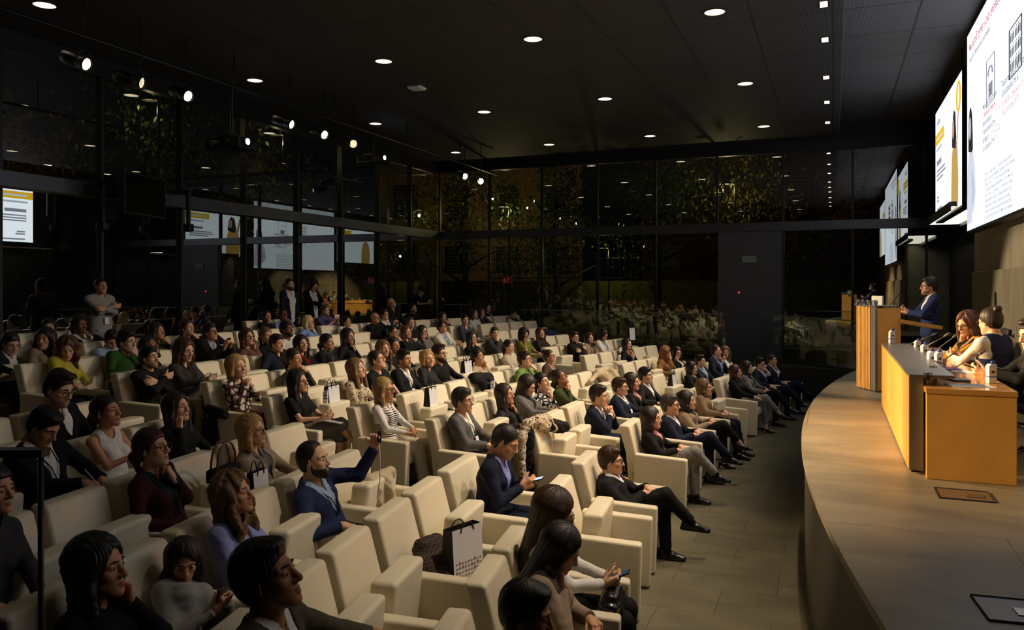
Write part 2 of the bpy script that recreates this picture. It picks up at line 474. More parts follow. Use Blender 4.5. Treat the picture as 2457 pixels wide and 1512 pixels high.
def hair_shape(style, h):
    key = ('hair', style, h)
    if key in _cache: return _cache[key]
    long_ = style in ('long', 'longs', 'wavy', 'bob', 'lob')
    zlo = {'long': -.36, 'longs': -.30, 'wavy': -.31, 'lob': -.21, 'bob': -.15, 'pony': -.22, 'curly': -.24, 'low': -.16}.get(style, -.12)
    S = SDF((-.17, -.15, zlo - .02), (.13, .15, .19), h)
    top = {'short': .016, 'crop': .007, 'quiff': .024, 'recede': .014, 'ring': .004, 'curly': .035, 'bun': .012, 'pony': .012, 'low': .014, 'shave': .003}.get(style, .017)
    side = {'short': .010, 'crop': .005, 'quiff': .008, 'recede': .008, 'ring': .005, 'curly': .03, 'bun': .010, 'pony': .010, 'low': .012, 'shave': .003}.get(style, .016)
    S.ell((-.018, 0, .042), (.098 + side, .078 + side, .089 + top), 0)
    if style in ('short', 'quiff', 'recede', 'crop', 'ring', 'shave'):
        S.ell((-.04, 0, -.01), (.07, .066 + side, .08), .03)
    if style == 'quiff':
        S.ell((.055, .01, .118), (.045, .055, .022), .02)
    elif style == 'short':
        S.ell((.045, .0, .105), (.045, .06, .024), .025)
    if style == 'bun':
        S.ell((-.10, 0, .115), (.034, .036, .034), .012); S.ell((-.04, 0, -.01), (.074, .074, .07), .03)
    if style in ('pony', 'low'):
        S.ell((-.04, 0, -.01), (.076, .076, .075), .03)
        S.seg((-.115, 0, .02 if style == 'pony' else -.05), (-.135, 0, -.04), .026, .032, .02)
        S.seg((-.135, 0, -.04), (-.12, 0, zlo + .03), .032, .016, .03)
    if style == 'curly':
        S.ell((-.05, 0, -.05), (.10, .125, .15), .05); S.ell((-.02, 0, .05), (.115, .12, .115), .05)
    if long_:
        zb = zlo + .02
        wide = {'bob': .098, 'lob': .104, 'wavy': .118}.get(style, .106)
        S.seg((-.035, 0, .03), (-.045, 0, zb), .088, .072 if style != 'wavy' else .085, .05, lat=(0, 1, 0), q=wide/.088, flat=1)
        for y in (-1, 1):
            fx = .035 if style in ('wavy', 'longs') else .012
            S.seg((.02, y*.078, .04), (fx, y*(.098 if style != 'bob' else .088), -.07), .022, .026, .03)
            if style != 'bob':
                S.seg((fx, y*.098, -.07), (fx + .02, y*.092, zb + .03), .027, .022, .03, flat=1)
    # strands: ridges that run down the hair
    x, y, z = S.xyz((slice(None),)*3)
    an = np.arctan2(y, -(x + .02)) 
    if style == 'curly':
        S.f += (.012*np.sin(60*x + 2*np.sin(45*z))*np.sin(58*y + 2*np.sin(50*x))*np.sin(55*z)).astype(np.float32)
    elif style in ('crop', 'ring', 'shave'):
        S.f += (.0010*np.sin(300*x + 40*y)*np.sin(260*y)).astype(np.float32)
    else:
        amp = .0032 if long_ else .0024
        wv = 8*np.sin(26*z) if style in ('wavy', 'lob') else 2*np.sin(14*z)
        S.f += (amp*np.sin(an*26 + wv + 5*np.sin(an*5))*(.6 + .4*np.sin(an*11 + 30*z))).astype(np.float32)
        if style == 'wavy': S.f += (.006*np.sin(42*z + 3*np.sin(an*4))).astype(np.float32)
    # face opening and ears
    if style in ('short', 'quiff', 'recede', 'crop', 'shave'):
        back = {'recede': .030, 'crop': .006}.get(style, 0)
        S.cut(lambda x, y, z: np.minimum(x - (.043 - back + .60*np.maximum(z, -.02) - .16*np.abs(y) - (.55*np.maximum(z - .06, 0) if style == 'recede' else 0)), .2 - z) * .85)
        S.cut(lambda x, y, z: np.minimum(-.004 - z - .9*np.maximum(-x - .006, 0), x + .030 + 0*z))
        S.cut(lambda x, y, z: -.085 - z)
    elif style == 'ring':
        S.cut(lambda x, y, z: np.minimum(x - (.005 + .3*z), .2 - z))
        S.cut(lambda x, y, z: np.minimum(-.012 - z, x + .026))
        S.cut(lambda x, y, z: -.08 - z)
        S.cut(lambda x, y, z: z - .062 + .5*np.maximum(-x - .07, 0)*0)
    elif style in ('bun', 'pony', 'low'):
        S.cut(lambda x, y, z: np.minimum(x - (.040 + .62*np.maximum(z, -.03) - .20*np.abs(y)), .2 - z) * .85)
        S.cut(lambda x, y, z: np.minimum(-.018 - z, x + .03))
    else:
        S.ell((.098, 0, -.015), (.062, .064, .098), .012, 's')
        S.ell((.085, 0, -.10), (.075, .058, .09), .012, 's')
        S.seg((-.012, 0, -.03), (-.03, 0, -.30), .056, .05, .01, mode='s')
    # never inside the skull
    S.ell((-.015, 0, .04), (.090, .070, .082), .0, 's')
    V, Q = S.mesh()
    _cache[key] = (V, Q); return _cache[key]
def beard_shape(h, full):
    key = ('beard', h, full)
    if key in _cache: return _cache[key]
    S = SDF((-.04, -.09, -.16), (.12, .09, .0), h); g = .0065 if full else .0035
    S.ell((.028, 0, -.025), (.066, .059, .09), 0, g=g)
    for y in (-1, 1): S.seg((.015, y*.047, -.05), (.068, y*.02, -.093), .021, .018, .03, g=g)
    S.ell((.081, 0, -.098), (.019, .021, .018), .02, g=g + (.007 if full else 0)); S.ell((.066, 0, -.06), (.031, .034, .036), .02, g=g)
    x, y, z = S.xyz((slice(None),)*3); S.f += (.0012*np.sin(320*x+90*z)*np.sin(300*y)).astype(np.float32)
    S.cut(lambda x, y, z: z + .052 - .055*np.clip((.030 - x)/.03, 0, 1) + .10*np.maximum(x - .04, 0) + 0*y)
    for y_ in (-1, 1): S.seg((.100, y_*.004, -.0500), (.084, y_*.025, -.0620), .0062, .0052, .004)
    S.ell((.105, 0, -.067), (.03, .021, .0095), .003, 's')
    S.cut(lambda x, y, z: .004 - x + 0*y + 0*z)
    V, Q = S.mesh(); _cache[key] = (V, Q); return _cache[key]
def glasses_geo(n=20):
    if 'glasses' in _cache: return _cache['glasses']
    mb = MB()
    for y in (-1, 1):
        P = []
        for i in range(n + 1):
            a = 2*math.pi*i/n; ca, sa = math.cos(a), math.sin(a)
            e = lambda t: math.copysign(abs(t)**.7, t)
            P.append((.108 - .004*abs(e(ca)*.026 + .033*1)/.03, y*(.034 + .026*e(ca)), .001 + .019*e(sa)))
        mb.tube(P, .0024, 6, cap=False)
        mb.tube([(.103, y*.060, .008), (.07, y*.078, .010), (.0, y*.083, .008), (-.022, y*.081, -.008)], .0022, 5)
    mb.tube([(.105, -.009, .006), (.110, 0, .009), (.105, .009, .006)], .0022, 5)
    _cache['glasses'] = (np.concatenate(mb.V), mb.F); return _cache['glasses']
def shoe_shape(kind):
    key = ('shoe', kind)
    if key in _cache: return _cache[key]
    S = SDF((-.12, -.07, -.08), (.24, .07, .12), .006)
    if kind == 'pump':
        S.seg((-.05, 0, -.005), (.06, 0, -.035), .032, .036, 0, lat=(0,1,0), q=1.0); S.seg((.06, 0, -.038), (.165, 0, -.05), .034, .014, .03, lat=(0,1,0), q=1.15)
        S.seg((-.065, 0, -.02), (-.07, 0, -.078), .018, .011, .012, flat=1)
        S.ell((.0, 0, .035), (.075, .03, .036), .006, 's'); S.cut(lambda x, y, z: -.066 - z + 0*x + 0*y)
    else:
        S.seg((-.055, 0, -.03), (.06, 0, -.035), .036, .038, 0); S.seg((.06, 0, -.038), (.175, 0, -.05), .038, .022, .03, lat=(0,1,0), q=1.25)
        S.seg((-.03, 0, -.02), (-.035, 0, .07 if kind == 'boot' else .03), .044, .045, .03, flat=1)
        S.seg((-.055, 0, -.068), (.15, 0, -.068), .046, .044, .0, lat=(0,1,0), q=1.0); S.cut(lambda x, y, z: -.074 - z + 0*x + 0*y)
        S.ell((-.035, 0, .09 if kind == 'boot' else .045), (.035, .034, .05), .004, 's')
    V, Q = S.mesh(); _cache[key] = (V, Q); return _cache[key]

# ---------------------------------------------------------------- colours of skin, hair and cloth
PAL = dict(blk=(14,14,16), blk2=(22,21,22), navy=(20,26,48), navy2=(36,46,84), blue=(120,150,205), lilac=(138,146,205), lblue=(150,172,205), white=(225,222,218), cream=(214,204,186),
  grey=(104,101,98), dgrey=(58,57,58), lgrey=(150,148,146), taupe=(150,130,110), tan=(146,122,92), brown=(74,54,40), dbrown=(46,34,28), camel=(138,96,52), olive=(72,66,50), green=(44,82,30), lgreen=(112,142,74),
  moss=(58,62,30), dgreen=(22,40,36), red=(96,16,22), wine=(58,18,22), yellow=(196,184,70), ochre=(196,136,48), purple=(92,78,128), pink=(196,140,140), beige=(196,178,150), slate=(70,78,92), char=(40,40,42), satin=(112,78,66), lime=(110,118,40),
  h_blk=(25,20,18), h_dk=(40,28,22), h_br=(58,38,26), h_lb=(104,76,48), h_bl=(168,134,84), h_gy=(64,59,54), h_wh=(190,170,130), h_rd=(64,28,20), h_au=(80,46,28), h_or=(120,72,34),
  s1=(224,176,144), s2=(206,152,118), s3=(178,122,88), s4=(132,88,62), s5=(92,60,44))
def pal(c): return srgb(*PAL[c])
def cloth(c):
    if ':' in c:
        kind, a, b = c.split(':')[:3]; sc = {'stripes': 14, 'plaid': 18, 'spots': 34, 'maze': 13, 'knit': 22, 'herr': 60}[kind]
        return pattern_mat('cloth_' + c.replace(':', '_'), kind if kind != 'herr' else 'plaid', pal(a), pal(b), sc)
    return mat('cloth_' + c, pal(c), .85, noise=.14, nscale=26, bump=.25, bscale=260, spec=.25)
def skin(c): return mat('skin_' + c, pal(c), .52, noise=.07, nscale=38, spec=.35)
def hairm(c):
    n = 'hair_' + c
    if n in MATS: return MATS[n]
    m = mat(n, pal(c), .5, noise=0, spec=.4); nt = m.node_tree; b = nt.nodes['Principled BSDF']
    tc = nt.nodes.new('ShaderNodeTexCoord'); mp = nt.nodes.new('ShaderNodeMapping'); mp.inputs['Scale'].default_value = (160, 160, 9)
    nz = nt.nodes.new('ShaderNodeTexNoise'); nz.inputs['Scale'].default_value = 1.0; nz.inputs['Detail'].default_value = 3
    r = nt.nodes.new('ShaderNodeMapRange'); r.inputs[1].default_value = .3; r.inputs[2].default_value = .7; r.inputs[3].default_value = .62; r.inputs[4].default_value = 1.45
    x = nt.nodes.new('ShaderNodeVectorMath'); x.operation = 'MULTIPLY'; x.inputs[0].default_value = pal(c)[:3]
    nt.links.new(tc.outputs['Object'], mp.inputs[0]); nt.links.new(mp.outputs[0], nz.inputs[0]); nt.links.new(nz.outputs['Fac'], r.inputs[0])
    nt.links.new(r.outputs[0], x.inputs[1]); nt.links.new(x.outputs[0], b.inputs['Base Color'])
    return m
def lipm(c, fem=True): return mat('lip_%s%d' % (c, fem), srgb(*[int(a*f) for a, f in zip(PAL[c], (.84, .62, .60) if fem else (.90, .76, .74))]), .45)
def stubble(hc, sk):
    a, b = np.array(pal(hc)), np.array(pal(sk)); return mat('stubble_%s_%s' % (hc, sk), tuple(a*.62 + b*.38), .7, noise=.2, nscale=160)
EYE = mat('eye_white', srgb(176, 168, 160), .25); IRIS = mat('eye_iris', srgb(38, 26, 20), .2)

def ik(S, W, l1, l2, hint):
    S = np.array(S, float); W = np.array(W, float); d = W - S; L = np.linalg.norm(d); u = d / L
    L2 = min(L, (l1 + l2) * .995); a = (l1*l1 - l2*l2 + L2*L2) / (2*L2); hgt = math.sqrt(max(l1*l1 - a*a, 1e-6))
    hint = np.array(hint, float); hint -= u * (hint @ u); hint /= np.linalg.norm(hint) + 1e-9
    return S + u*a + hint*hgt, S + u*L2
def frame(dirx, palm):
    """hand matrix: x along fingers, -z out of the palm"""
    x = np.array(dirx, float); x /= np.linalg.norm(x); z = -np.array(palm, float); z -= x*(z @ x); z /= np.linalg.norm(z); y = np.cross(z, x)
    return np.stack([x, y, z], 1)

def arm_targets(pose, C, hs):
    """wrist, finger direction, palm normal, elbow hint, curl for the right (y<0) and the left arm; C is the chin"""
    lapR = ((.33, -.06, .66), (.7, .75, -.1), (.1, .2, -1), (-.3, -.8, -.5), .55); lapL = ((.35, .06, .69), (.55, -.85, -.1), (.1, -.2, -1), (-.3, .8, -.5), .55)
    restR = ((.38, -.14, .66), (1, .15, -.15), (0, .1, -1), (-.3, -.8, -.4), .25); restL = ((.38, .14, .66), (1, -.15, -.15), (0, -.1, -1), (-.3, .8, -.4), .25)
    armR = ((.30, -.30, .69), (1, .05, -.15), (0, .1, -1), (-.5, -.7, -.3), .35); armL = ((.30, .30, .69), (1, -.05, -.15), (0, -.1, -1), (-.5, .7, -.3), .35)
    cx, cy, cz = C
    chinR = ((cx + .035, cy - .045, cz - .10), (-.25, .35, .9), (-.85, .45, -.1), (.35, -.55, -1), .95)
    chinL = ((cx + .035, cy + .045, cz - .10), (-.25, -.35, .9), (-.85, -.45, -.1), (.35, .55, -1), .95)
    cheekR = ((cx + .0, cy - .085, cz - .06), (-.25, .15, 1), (-.1, 1, 0), (.35, -.6, -1), .45)
    cheekL = ((cx + .0, cy + .085, cz - .06), (-.25, -.15, 1), (-.1, -1, 0), (.35, .6, -1), .45)
    mouthR = ((cx + .075, cy - .05, cz - .045), (-.45, .5, .75), (-.9, .3, 0), (.3, -.6, -1), .75)
    mouthL = ((cx + .075, cy + .05, cz - .045), (-.45, -.5, .75), (-.9, -.3, 0), (.3, .6, -1), .75)
    if pose == 'lap': return lapR, lapL
    if pose == 'rest': return restR, restL
    if pose == 'arm': return armR, armL
    if pose == 'armlap': return armR, lapL
    if pose == 'cross': return ((.17, .10, .90), (.1, 1, .1), (-1, 0, 0), (0, -1, -.6), .3), ((.19, -.09, .86), (.1, -1, .1), (-1, 0, 0), (0, 1, -.6), .3)
    if pose == 'chinR': return chinR, lapL
    if pose == 'chinL': return armR, chinL
    if pose == 'cheekR': return cheekR, lapL
    if pose == 'cheekL': return armR, cheekL
    if pose == 'mouthR': return mouthR, lapL
    if pose == 'mouthL': return armR, mouthL
    if pose == 'clasp': return ((cx + .09, cy - .03, cz - .085), (-.35, .45, .85), (-.2, 1, .1), (.2, -.7, -1), .9), ((cx + .09, cy + .03, cz - .09), (-.35, -.45, .85), (-.2, -1, .1), (.2, .7, -1), .9)
    if pose == 'phone': return ((.36, -.08, .80), (.75, .25, .35), (.2, 1, .3), (-.3, -.7, -.8), .6), ((.36, .08, .80), (.75, -.25, .35), (.2, -1, .3), (-.3, .7, -.8), .6)
    if pose == 'phonelow': return ((.37, -.07, .72), (.8, .3, .15), (.2, .9, .5), (-.3, -.7, -.7), .6), ((.37, .07, .72), (.8, -.3, .15), (.2, -.9, .5), (-.3, .7, -.7), .6)
    if pose == 'phoneup': return ((cx + .22, cy - .06, cz - .10), (.35, .25, .9), (.1, 1, 0), (.1, -.8, -1), .6), ((cx + .22, cy + .06, cz - .10), (.35, -.25, .9), (.1, -1, 0), (.1, .8, -1), .6)
    if pose == 'raise': return armR, ((.36, .15, 1.18), (.15, -.15, 1), (.3, -1, 0), (.2, .3, -1), .6)
    if pose == 'extend': return ((.10, -.26, .72), (1, .2, -.3), (0, 0, -1), (-.5, -.7, -.3), .4), ((.25, .62, .74), (.55, .8, -.25), (.2, 0, -1), (-.6, .2, -.5), .45)
    if pose == 'write': return ((.34, -.06, .74), (.8, .4, -.3), (-.1, .5, -1), (-.2, -.8, -.6), .7), ((.34, .14, .72), (.8, -.4, 0), (0, -.3, 1), (-.2, .8, -.6), .3)
    if pose == 'write2': return ((.40, -.10, .80), (.75, .5, -.25), (-.1, .6, -1), (-.1, -.9, -.5), .7), ((.38, .12, .78), (.8, -.45, -.1), (0, -.2, -1), (-.2, .8, -.5), .3)
    if pose == 'lanyard': return ((.34, -.05, .88), (.8, .3, .3), (-.1, .9, -.4), (.0, -.8, -.9), .75), ((.28, .10, .72), (.8, -.4, 0), (0, -.3, -1), (-.2, .8, -.6), .4)
    if pose == 'down': return ((.05, -.25, .80), (.1, .1, -1), (.1, 1, 0), (-.6, -.5, 0), .35), ((.05, .25, .80), (.1, -.1, -1), (.1, -1, 0), (-.6, .5, 0), .35)
    if pose == 'gest': return ((.28, -.07, 1.10), (.75, .35, .1), (0, .6, .8), (-.3, -.9, -.5), .5), ((.30, .07, 1.08), (.7, -.5, 0), (0, -.5, .8), (-.3, .9, -.5), .6)
    return restR, restL

def transform(V, M, t, s=1.0): return (np.asarray(V) * s) @ np.asarray(M).T + np.asarray(t)

def add_person(p):
    """p: dict with world head-top position, floor point, facing ... builds one Empty with a continuous body mesh and clothing parts"""
    ang = p['face']; base = np.array(p['base'], float); k = p['hs']; h = p['h']; fem = p['fem']; stand = p.get('stand', False)
    root = thing('person', p['label'], 'person', base, ang)
    ca, sa = math.cos(ang), math.sin(ang)
    d = np.array(p['top'], float) - base
    T = np.array([d[0]*ca + d[1]*sa, -d[0]*sa + d[1]*ca, d[2]])            # head top in the person's own frame
    yaw, pit, rol = [math.radians(a) for a in (p['yaw'], p['pitch'], p.get('roll', 0))]
    Rh = rot3(yaw, pit, rol); Rn = rot3(yaw*.5, pit*.6, rol*.5)
    hair_t = {'ring': .0, 'crop': .004, 'shave': .002, 'curly': .03}.get(p['hair'], .012)
    HO = T - np.array([0, 0, (.128 + hair_t) * k * (.97 if abs(pit) > .3 else 1.0)]) + Rh @ np.array([.018, 0, 0]) * k * 0
    N = HO + Rn @ np.array([-.035, 0, -.150]) * k                          # base of the neck
    hipz = p.get('hipz', .53)
    hip = np.array([p.get('hipx', .07), T[1]*.25, hipz])
    if stand: hip = np.array([N[0]*.3, N[1]*.5, (N[2]) * .605])
    U = N - hip; Ls = np.linalg.norm(U); U /= Ls
    sy = p.get('twist', 0.0)
    L = np.array([-math.sin(sy), math.cos(sy), 0.0]); L -= U*(L @ U); L /= np.linalg.norm(L); Fw = np.cross(L, U)
    w = .87 if fem else 1.0; w *= p.get('wide', 1.0)
    sh = (.152 if fem else .182) * p.get('wide', 1.0)
    ShR = N - U*.055 - L*sh; ShL = N - U*.055 + L*sh
    l1, l2 = (.285, .255) if not fem else (.265, .24)
    C = HO + Rh @ np.array([.075, 0, -.115]) * k
    tR, tL = arm_targets(p['pose'], C, k)
    arms = []
    for Sx, tt in ((ShR, tR), (ShL, tL)):
        W0 = np.array(tt[0], float)
        if stand and p['pose'] == 'cross': W0 = W0 + np.array([0.02, 0, hip[2] - .55 + .05])
        elif stand and p['pose'] == 'phone': W0 = W0 + np.array([-.02, 0, hip[2] - .50])
        El, Wr = ik(Sx, W0, l1, l2, tt[3]); arms.append((Sx, El, Wr, tt))
    legs = []
    lp = p.get('legs', 'flat')
    for sgn in (-1, 1):
        Hj = hip + np.array([0, sgn*.085, -.015])
        if stand: K = Hj + np.array([.015, sgn*.01, -Hj[2]*.47]); A = np.array([-.02, sgn*.10, .085]); D = np.array([1, sgn*.15, 0])
        elif lp == 'flat': K = np.array([.50, sgn*.11, .50]); A = np.array([.47 + .05*sgn, sgn*.10, .085]); D = np.array([1, sgn*.1, 0])
        elif lp == 'far': K = np.array([.50, sgn*.12, .50]); A = np.array([.60, sgn*.13, .085]); D = np.array([1, sgn*.2, 0])
        elif lp == 'crossR':                       # right leg on top
            if sgn > 0: K = np.array([.50, .10, .50]); A = np.array([.53, .07, .085]); D = np.array([1, -.1, 0])
            else: K = np.array([.53, .02, .635]); A = np.array([.76, .15, .36]); D = np.array([.93, .2, -.1])
        else:                                      # left leg on top
            if sgn < 0: K = np.array([.50, -.10, .50]); A = np.array([.53, -.07, .085]); D = np.array([1, .1, 0])
            else: K = np.array([.53, -.02, .635]); A = np.array([.76, -.14, .36]); D = np.array([.93, -.2, -.1])
        legs.append((Hj, K, A, D / np.linalg.norm(D)))
    lat = tuple(L); prims = {}
    f = 1.0
    torso = [(hip - U*.03, hip + U*Ls*.30, .118*w, .104*w, .04, lat, 1.5), (hip + U*Ls*.28, hip + U*Ls*.68, .102*w, .118*w, .05, lat, 1.38), (hip + U*Ls*.66, N - U*.085, .117*w, .072*w, .05, lat, 1.45),
             (N - U*.005 - L*.03, ShR, .052*w, .056*w, .06, None, 1), (N - U*.005 + L*.03, ShL, .052*w, .056*w, .06, None, 1)]
    if fem:
        for s_ in (-1, 1): torso.append((hip + U*Ls*.60 + Fw*.075 + L*s_*.07, hip + U*Ls*.62 + Fw*.08 + L*s_*.075, .060, .056, .04, None, 1))
    if p.get('belly'): torso.append((hip + U*.10 + Fw*.05, hip + U*.24 + Fw*.05, .115, .10, .06, lat, 1.3))
    ar = .86 if fem else 1.0
    armp = []
    for (Sx, El, Wr, tt) in arms: armp += [(Sx, El, .050*ar, .040*ar, .03, None, 1), (El, Wr, .040*ar, .027*ar, .015, None, 1)]
    nk = (N - U*.03, HO + Rh @ np.array([-.026, 0, -.085])*k, (.048 if fem else .057)*k, (.046 if fem else .054)*k, .035, None, 1)
    legp = []
    for (Hj, K, A, D) in legs: legp += [(Hj, K, .084*w, .060, .05, None, 1), (K, A, .058, .038, .025, None, 1), (A + np.array([0, 0, -.03]), A + D*.13 + np.array([0, 0, -.05 + D[2]*.1]), .034, .026, .03, None, 1)]
    allp = np.array([q for pr in torso + armp + legp + [nk] for q in (pr[0], pr[1])])
    lo, hi = allp.min(0) - .16, allp.max(0) + .16
    noleg = np.array([q for pr in torso + armp + [nk] for q in (pr[0], pr[1])]); lo2, hi2 = noleg.min(0) - .17, noleg.max(0) + .12
    def run(S, pr, g=0.0, flat_last=0):
        for a, b, ra, rb, kk, la, q in pr: S.seg(a, b, ra, rb, kk, la, q, 'u', g)
    folds = lambda S, amp: setattr(S, 'f', S.f + (amp*np.sin(38*S.ax[0][:, None, None] + 3*np.sin(21*S.ax[2][None, None, :]) + 9*S.ax[1][None, :, None])*np.sin(33*S.ax[2][None, None, :] + 14*S.ax[0][:, None, None] + 2*np.sin(30*S.ax[1][None, :, None]))).astype(np.float32))
    # --- continuous body
    S = SDF(lo, hi, h); run(S, torso, -.012); run(S, armp, -.004); run(S, legp, -.006); run(S, [nk])
    V, Q = S.mesh(); parts = [(V, Q, np.zeros(len(Q), np.int32))]
    hv, hq, hm = head_shape(p['hh'], fem, p.get('mouth', 0)); parts.append((transform(hv, Rh, HO, k), hq, hm))
    for i, (Sx, El, Wr, tt) in enumerate(arms):
        v, q, m_ = hand_shape(p['hd'], tt[4]); v = v.copy(); q = q.copy()
        if i == 1: v[:, 1] *= -1; q = q[:, ::-1]
        v = transform(v, frame(tt[1], tt[2]), Wr, .98*k if not fem else .88*k); parts.append((v, q, m_))
    V, Q, Mi = join_parts(parts)
    hc = p['hcol']
    mesh_obj('body', V, Q, [skin(p['skin']), lipm(p['skin'], fem), EYE, IRIS, hairm(hc)], root, True, Mi)
    # --- upper clothing
    kind = p['top_kind']; topn = {'blazer': 'jacket', 'coat': 'coat', 'cardigan': 'cardigan', 'sweater': 'sweater', 'tee': 'shirt', 'blouse': 'blouse', 'vest': 'waistcoat', 'sleeveless': 'blouse', 'turtle': 'sweater'}[kind]
    uz = lambda x, y, z, o: (x - o[0])*U[0] + (y - o[1])*U[1] + (z - o[2])*U[2]
    lz = lambda x, y, z, o: (x - o[0])*L[0] + (y - o[1])*L[1] + (z - o[2])*L[2]
    fz = lambda x, y, z, o: (x - o[0])*Fw[0] + (y - o[1])*Fw[1] + (z - o[2])*Fw[2]
    openf = kind in ('blazer', 'coat', 'cardigan')
    hem = -.06 if not stand else -.16
    g = {'blazer': .017, 'coat': .026, 'cardigan': .014, 'sweater': .012, 'tee': .008, 'blouse': .010, 'vest': .010, 'sleeveless': .006, 'turtle': .012}[kind]
    def garment(gi, sleeve, neckr, vw, vb, collar=0, fold=.0025, outer=True):
        S = SDF(lo2, hi2, h*.9); run(S, torso, gi)
        if sleeve > 0:
            for (Sx, El, Wr, tt) in arms:
                r0, r1, r2 = .050*ar + gi*.85, .041*ar + gi*.85, .030*ar + gi*.8
                if sleeve < 1: S.seg(Sx, Sx + (El - Sx)*.72, r0, r1 + .004, .03, flat=1)
                else: S.seg(Sx, El, r0, r1, .03); S.seg(El, El + (Wr - El)*(.97 if sleeve == 1 else .55), r1, r2, .015, flat=1)
        if kind == 'blouse' and p.get('puff'):
            for (Sx, El, Wr, tt) in arms: S.seg(Sx, Sx + (El - Sx)*.9, .085, .085, .04)
        folds(S, fold)
        if collar:
            S.seg(N - U*.03, N + U*collar + Rn @ np.array([.012, 0, 0]), .056*k*(.9 if fem else 1) + gi + .006, .053*k*(.9 if fem else 1) + gi + .002, .02, flat=1)
        if vw and openf and outer:                  # lapels rolled back along the opening
            for s_ in (-1, 1): S.seg(N - U*.02 + L*s_*.075 + Fw*.05, hip + U*(vb + .03) + Fw*(.125*w + gi) + L*s_*.012, .020, .012, .012)
        S.seg(N - U*.10, N + U*.12 + Rn @ np.array([.02, 0, 0]), neckr, neckr, .008, mode='s')
        S.cut(lambda x, y, z: hem - uz(x, y, z, hip))
        if vw:
            top_u = float((N - hip) @ U)
            S.cut(lambda x, y, z: np.minimum(np.minimum((vw*np.clip((uz(x, y, z, hip) - vb)/(top_u - vb), 0, 1.2) - np.abs(lz(x, y, z, hip)))*.95, fz(x, y, z, hip + U*.2) - .02), uz(x, y, z, hip) - vb + .004))
        if openf and outer and p.get('openfront'):
            S.cut(lambda x, y, z: np.minimum(p['openfront'] + .12*np.maximum(uz(x, y, z, hip), 0) - np.abs(lz(x, y, z, hip)), fz(x, y, z, hip) - .02))
        if kind in ('vest', 'sleeveless') and outer and sleeve == 0:
            S.cut(lambda x, y, z: np.minimum(np.abs(lz(x, y, z, hip)) - sh*.80, uz(x, y, z, hip) - Ls*.52))
        # hollow so that the skin and the shirt show at cuffs and neck
        return S.mesh()
    nr = (.050 if fem else .059)*k
    sl = {'tee': .7, 'vest': 0, 'sleeveless': 0}.get(kind, 1)
    vspec = {'blazer': (.105, .14), 'coat': (.10, .22), 'cardigan': (.095, .10), 'vest': (.09, .30)}.get(kind)
    if kind == 'blouse' and p.get('vneck'): vspec = (.07, Ls*.62)
    if vspec and kind != 'blouse' and p.get('inner'):
        S2 = garment(.007 if kind != 'vest' else .004, 1, nr + .002, .034 if p['inner_v'] else 0, Ls*.76, .062 if p['inner_c'] else 0, .0015, False)
        mesh_obj('shirt', S2[0], S2[1], cloth(p['inner']), root)
    v, q = garment(g, sl, nr + (.012 if openf else .003 if kind == 'turtle' else .012 + p.get('scoop', 0)), vspec[0] if vspec else 0, vspec[1] if vspec else 0, .07 if kind == 'turtle' else (.03 if openf else 0))
    mesh_obj(topn, v, q, cloth(p['top_col']), root)
    # --- trousers or skirt
    lc = cloth(p['leg_col']); S = SDF((lo[0], lo[1], -.02), (hi[0], hi[1], hip[2] + .25), h*1.1)
    S.seg(hip - U*.03, hip + U*Ls*.22, .118*w + .004, .110*w + .004, .04, lat, 1.5)
    skirt = p.get('skirt')
    for (Hj, K, A, D) in legs:
        if skirt: S.seg(Hj, Hj + (K - Hj)*1.06, .098*w, .085, .09)
        else:
            S.seg(Hj, K, .092*w, .072, .05); S.seg(K, K + (A - K)*p.get('trou', .97), .070, .055 + p.get('flare', 0), .03, flat=1)
    folds(S, .003); S.cut(lambda x, y, z: uz(x, y, z, hip) - Ls*.20)
    v, q = S.mesh(); mesh_obj('skirt' if skirt else 'trousers', v, q, lc, root)
    # --- hair, beard, glasses, shoes
    if p['hair'] != 'bald':
        hv, hq = hair_shape(p['hair'], p['hr']); mesh_obj('hair', transform(hv, Rh, HO, k), hq, hairm(hc), root)
    if p.get('beard'):
        bv, bq = beard_shape(p['hr']*.8, p['beard'] > 1); mesh_obj('beard', transform(bv, Rh, HO, k), bq, hairm(p.get('bcol', hc)) if p['beard'] > 1 else stubble(hc, p['skin']), root)
    if p.get('glasses'):
        gv, gf = glasses_geo(); mesh_obj('glasses', transform(gv, Rh, HO, k), gf, mat('spectacle_' + p['glasses'], srgb(*{'b': (16, 13, 12), 't': (70, 44, 24), 'm': (70, 66, 60)}[p['glasses']]), .3), root)
    if p.get('shoes'):
        sv, sq = shoe_shape(p['shoes'])
        for (Hj, K, A, D) in legs:
            M = frame(D + np.array([0, 0, -.0]), (0, 0, -1)); o = mesh_obj('shoe', transform(sv, M, A + np.array([0, 0, -.008 if p['shoes'] != 'pump' else -.015])), sq, mat('shoe_leather', srgb(20, 15, 13), .32), root)
    if p.get('shoes') == 'flat':
        for (Hj, K, A, D) in legs:
            mb = MB(); mb.tube([A + (K - A)*.30, A + (K - A)*.08, A + np.array([.01, 0, -.02])], [.052, .046, .046], 10); mb.build('sock', cloth('blk'), root, True)
    P = dict(N=N, U=U, L=L, Fw=Fw, hip=hip, Ls=Ls, w=w, g=g, HO=HO, Rh=Rh, k=k, root=root, arms=arms, base=base, ang=ang)
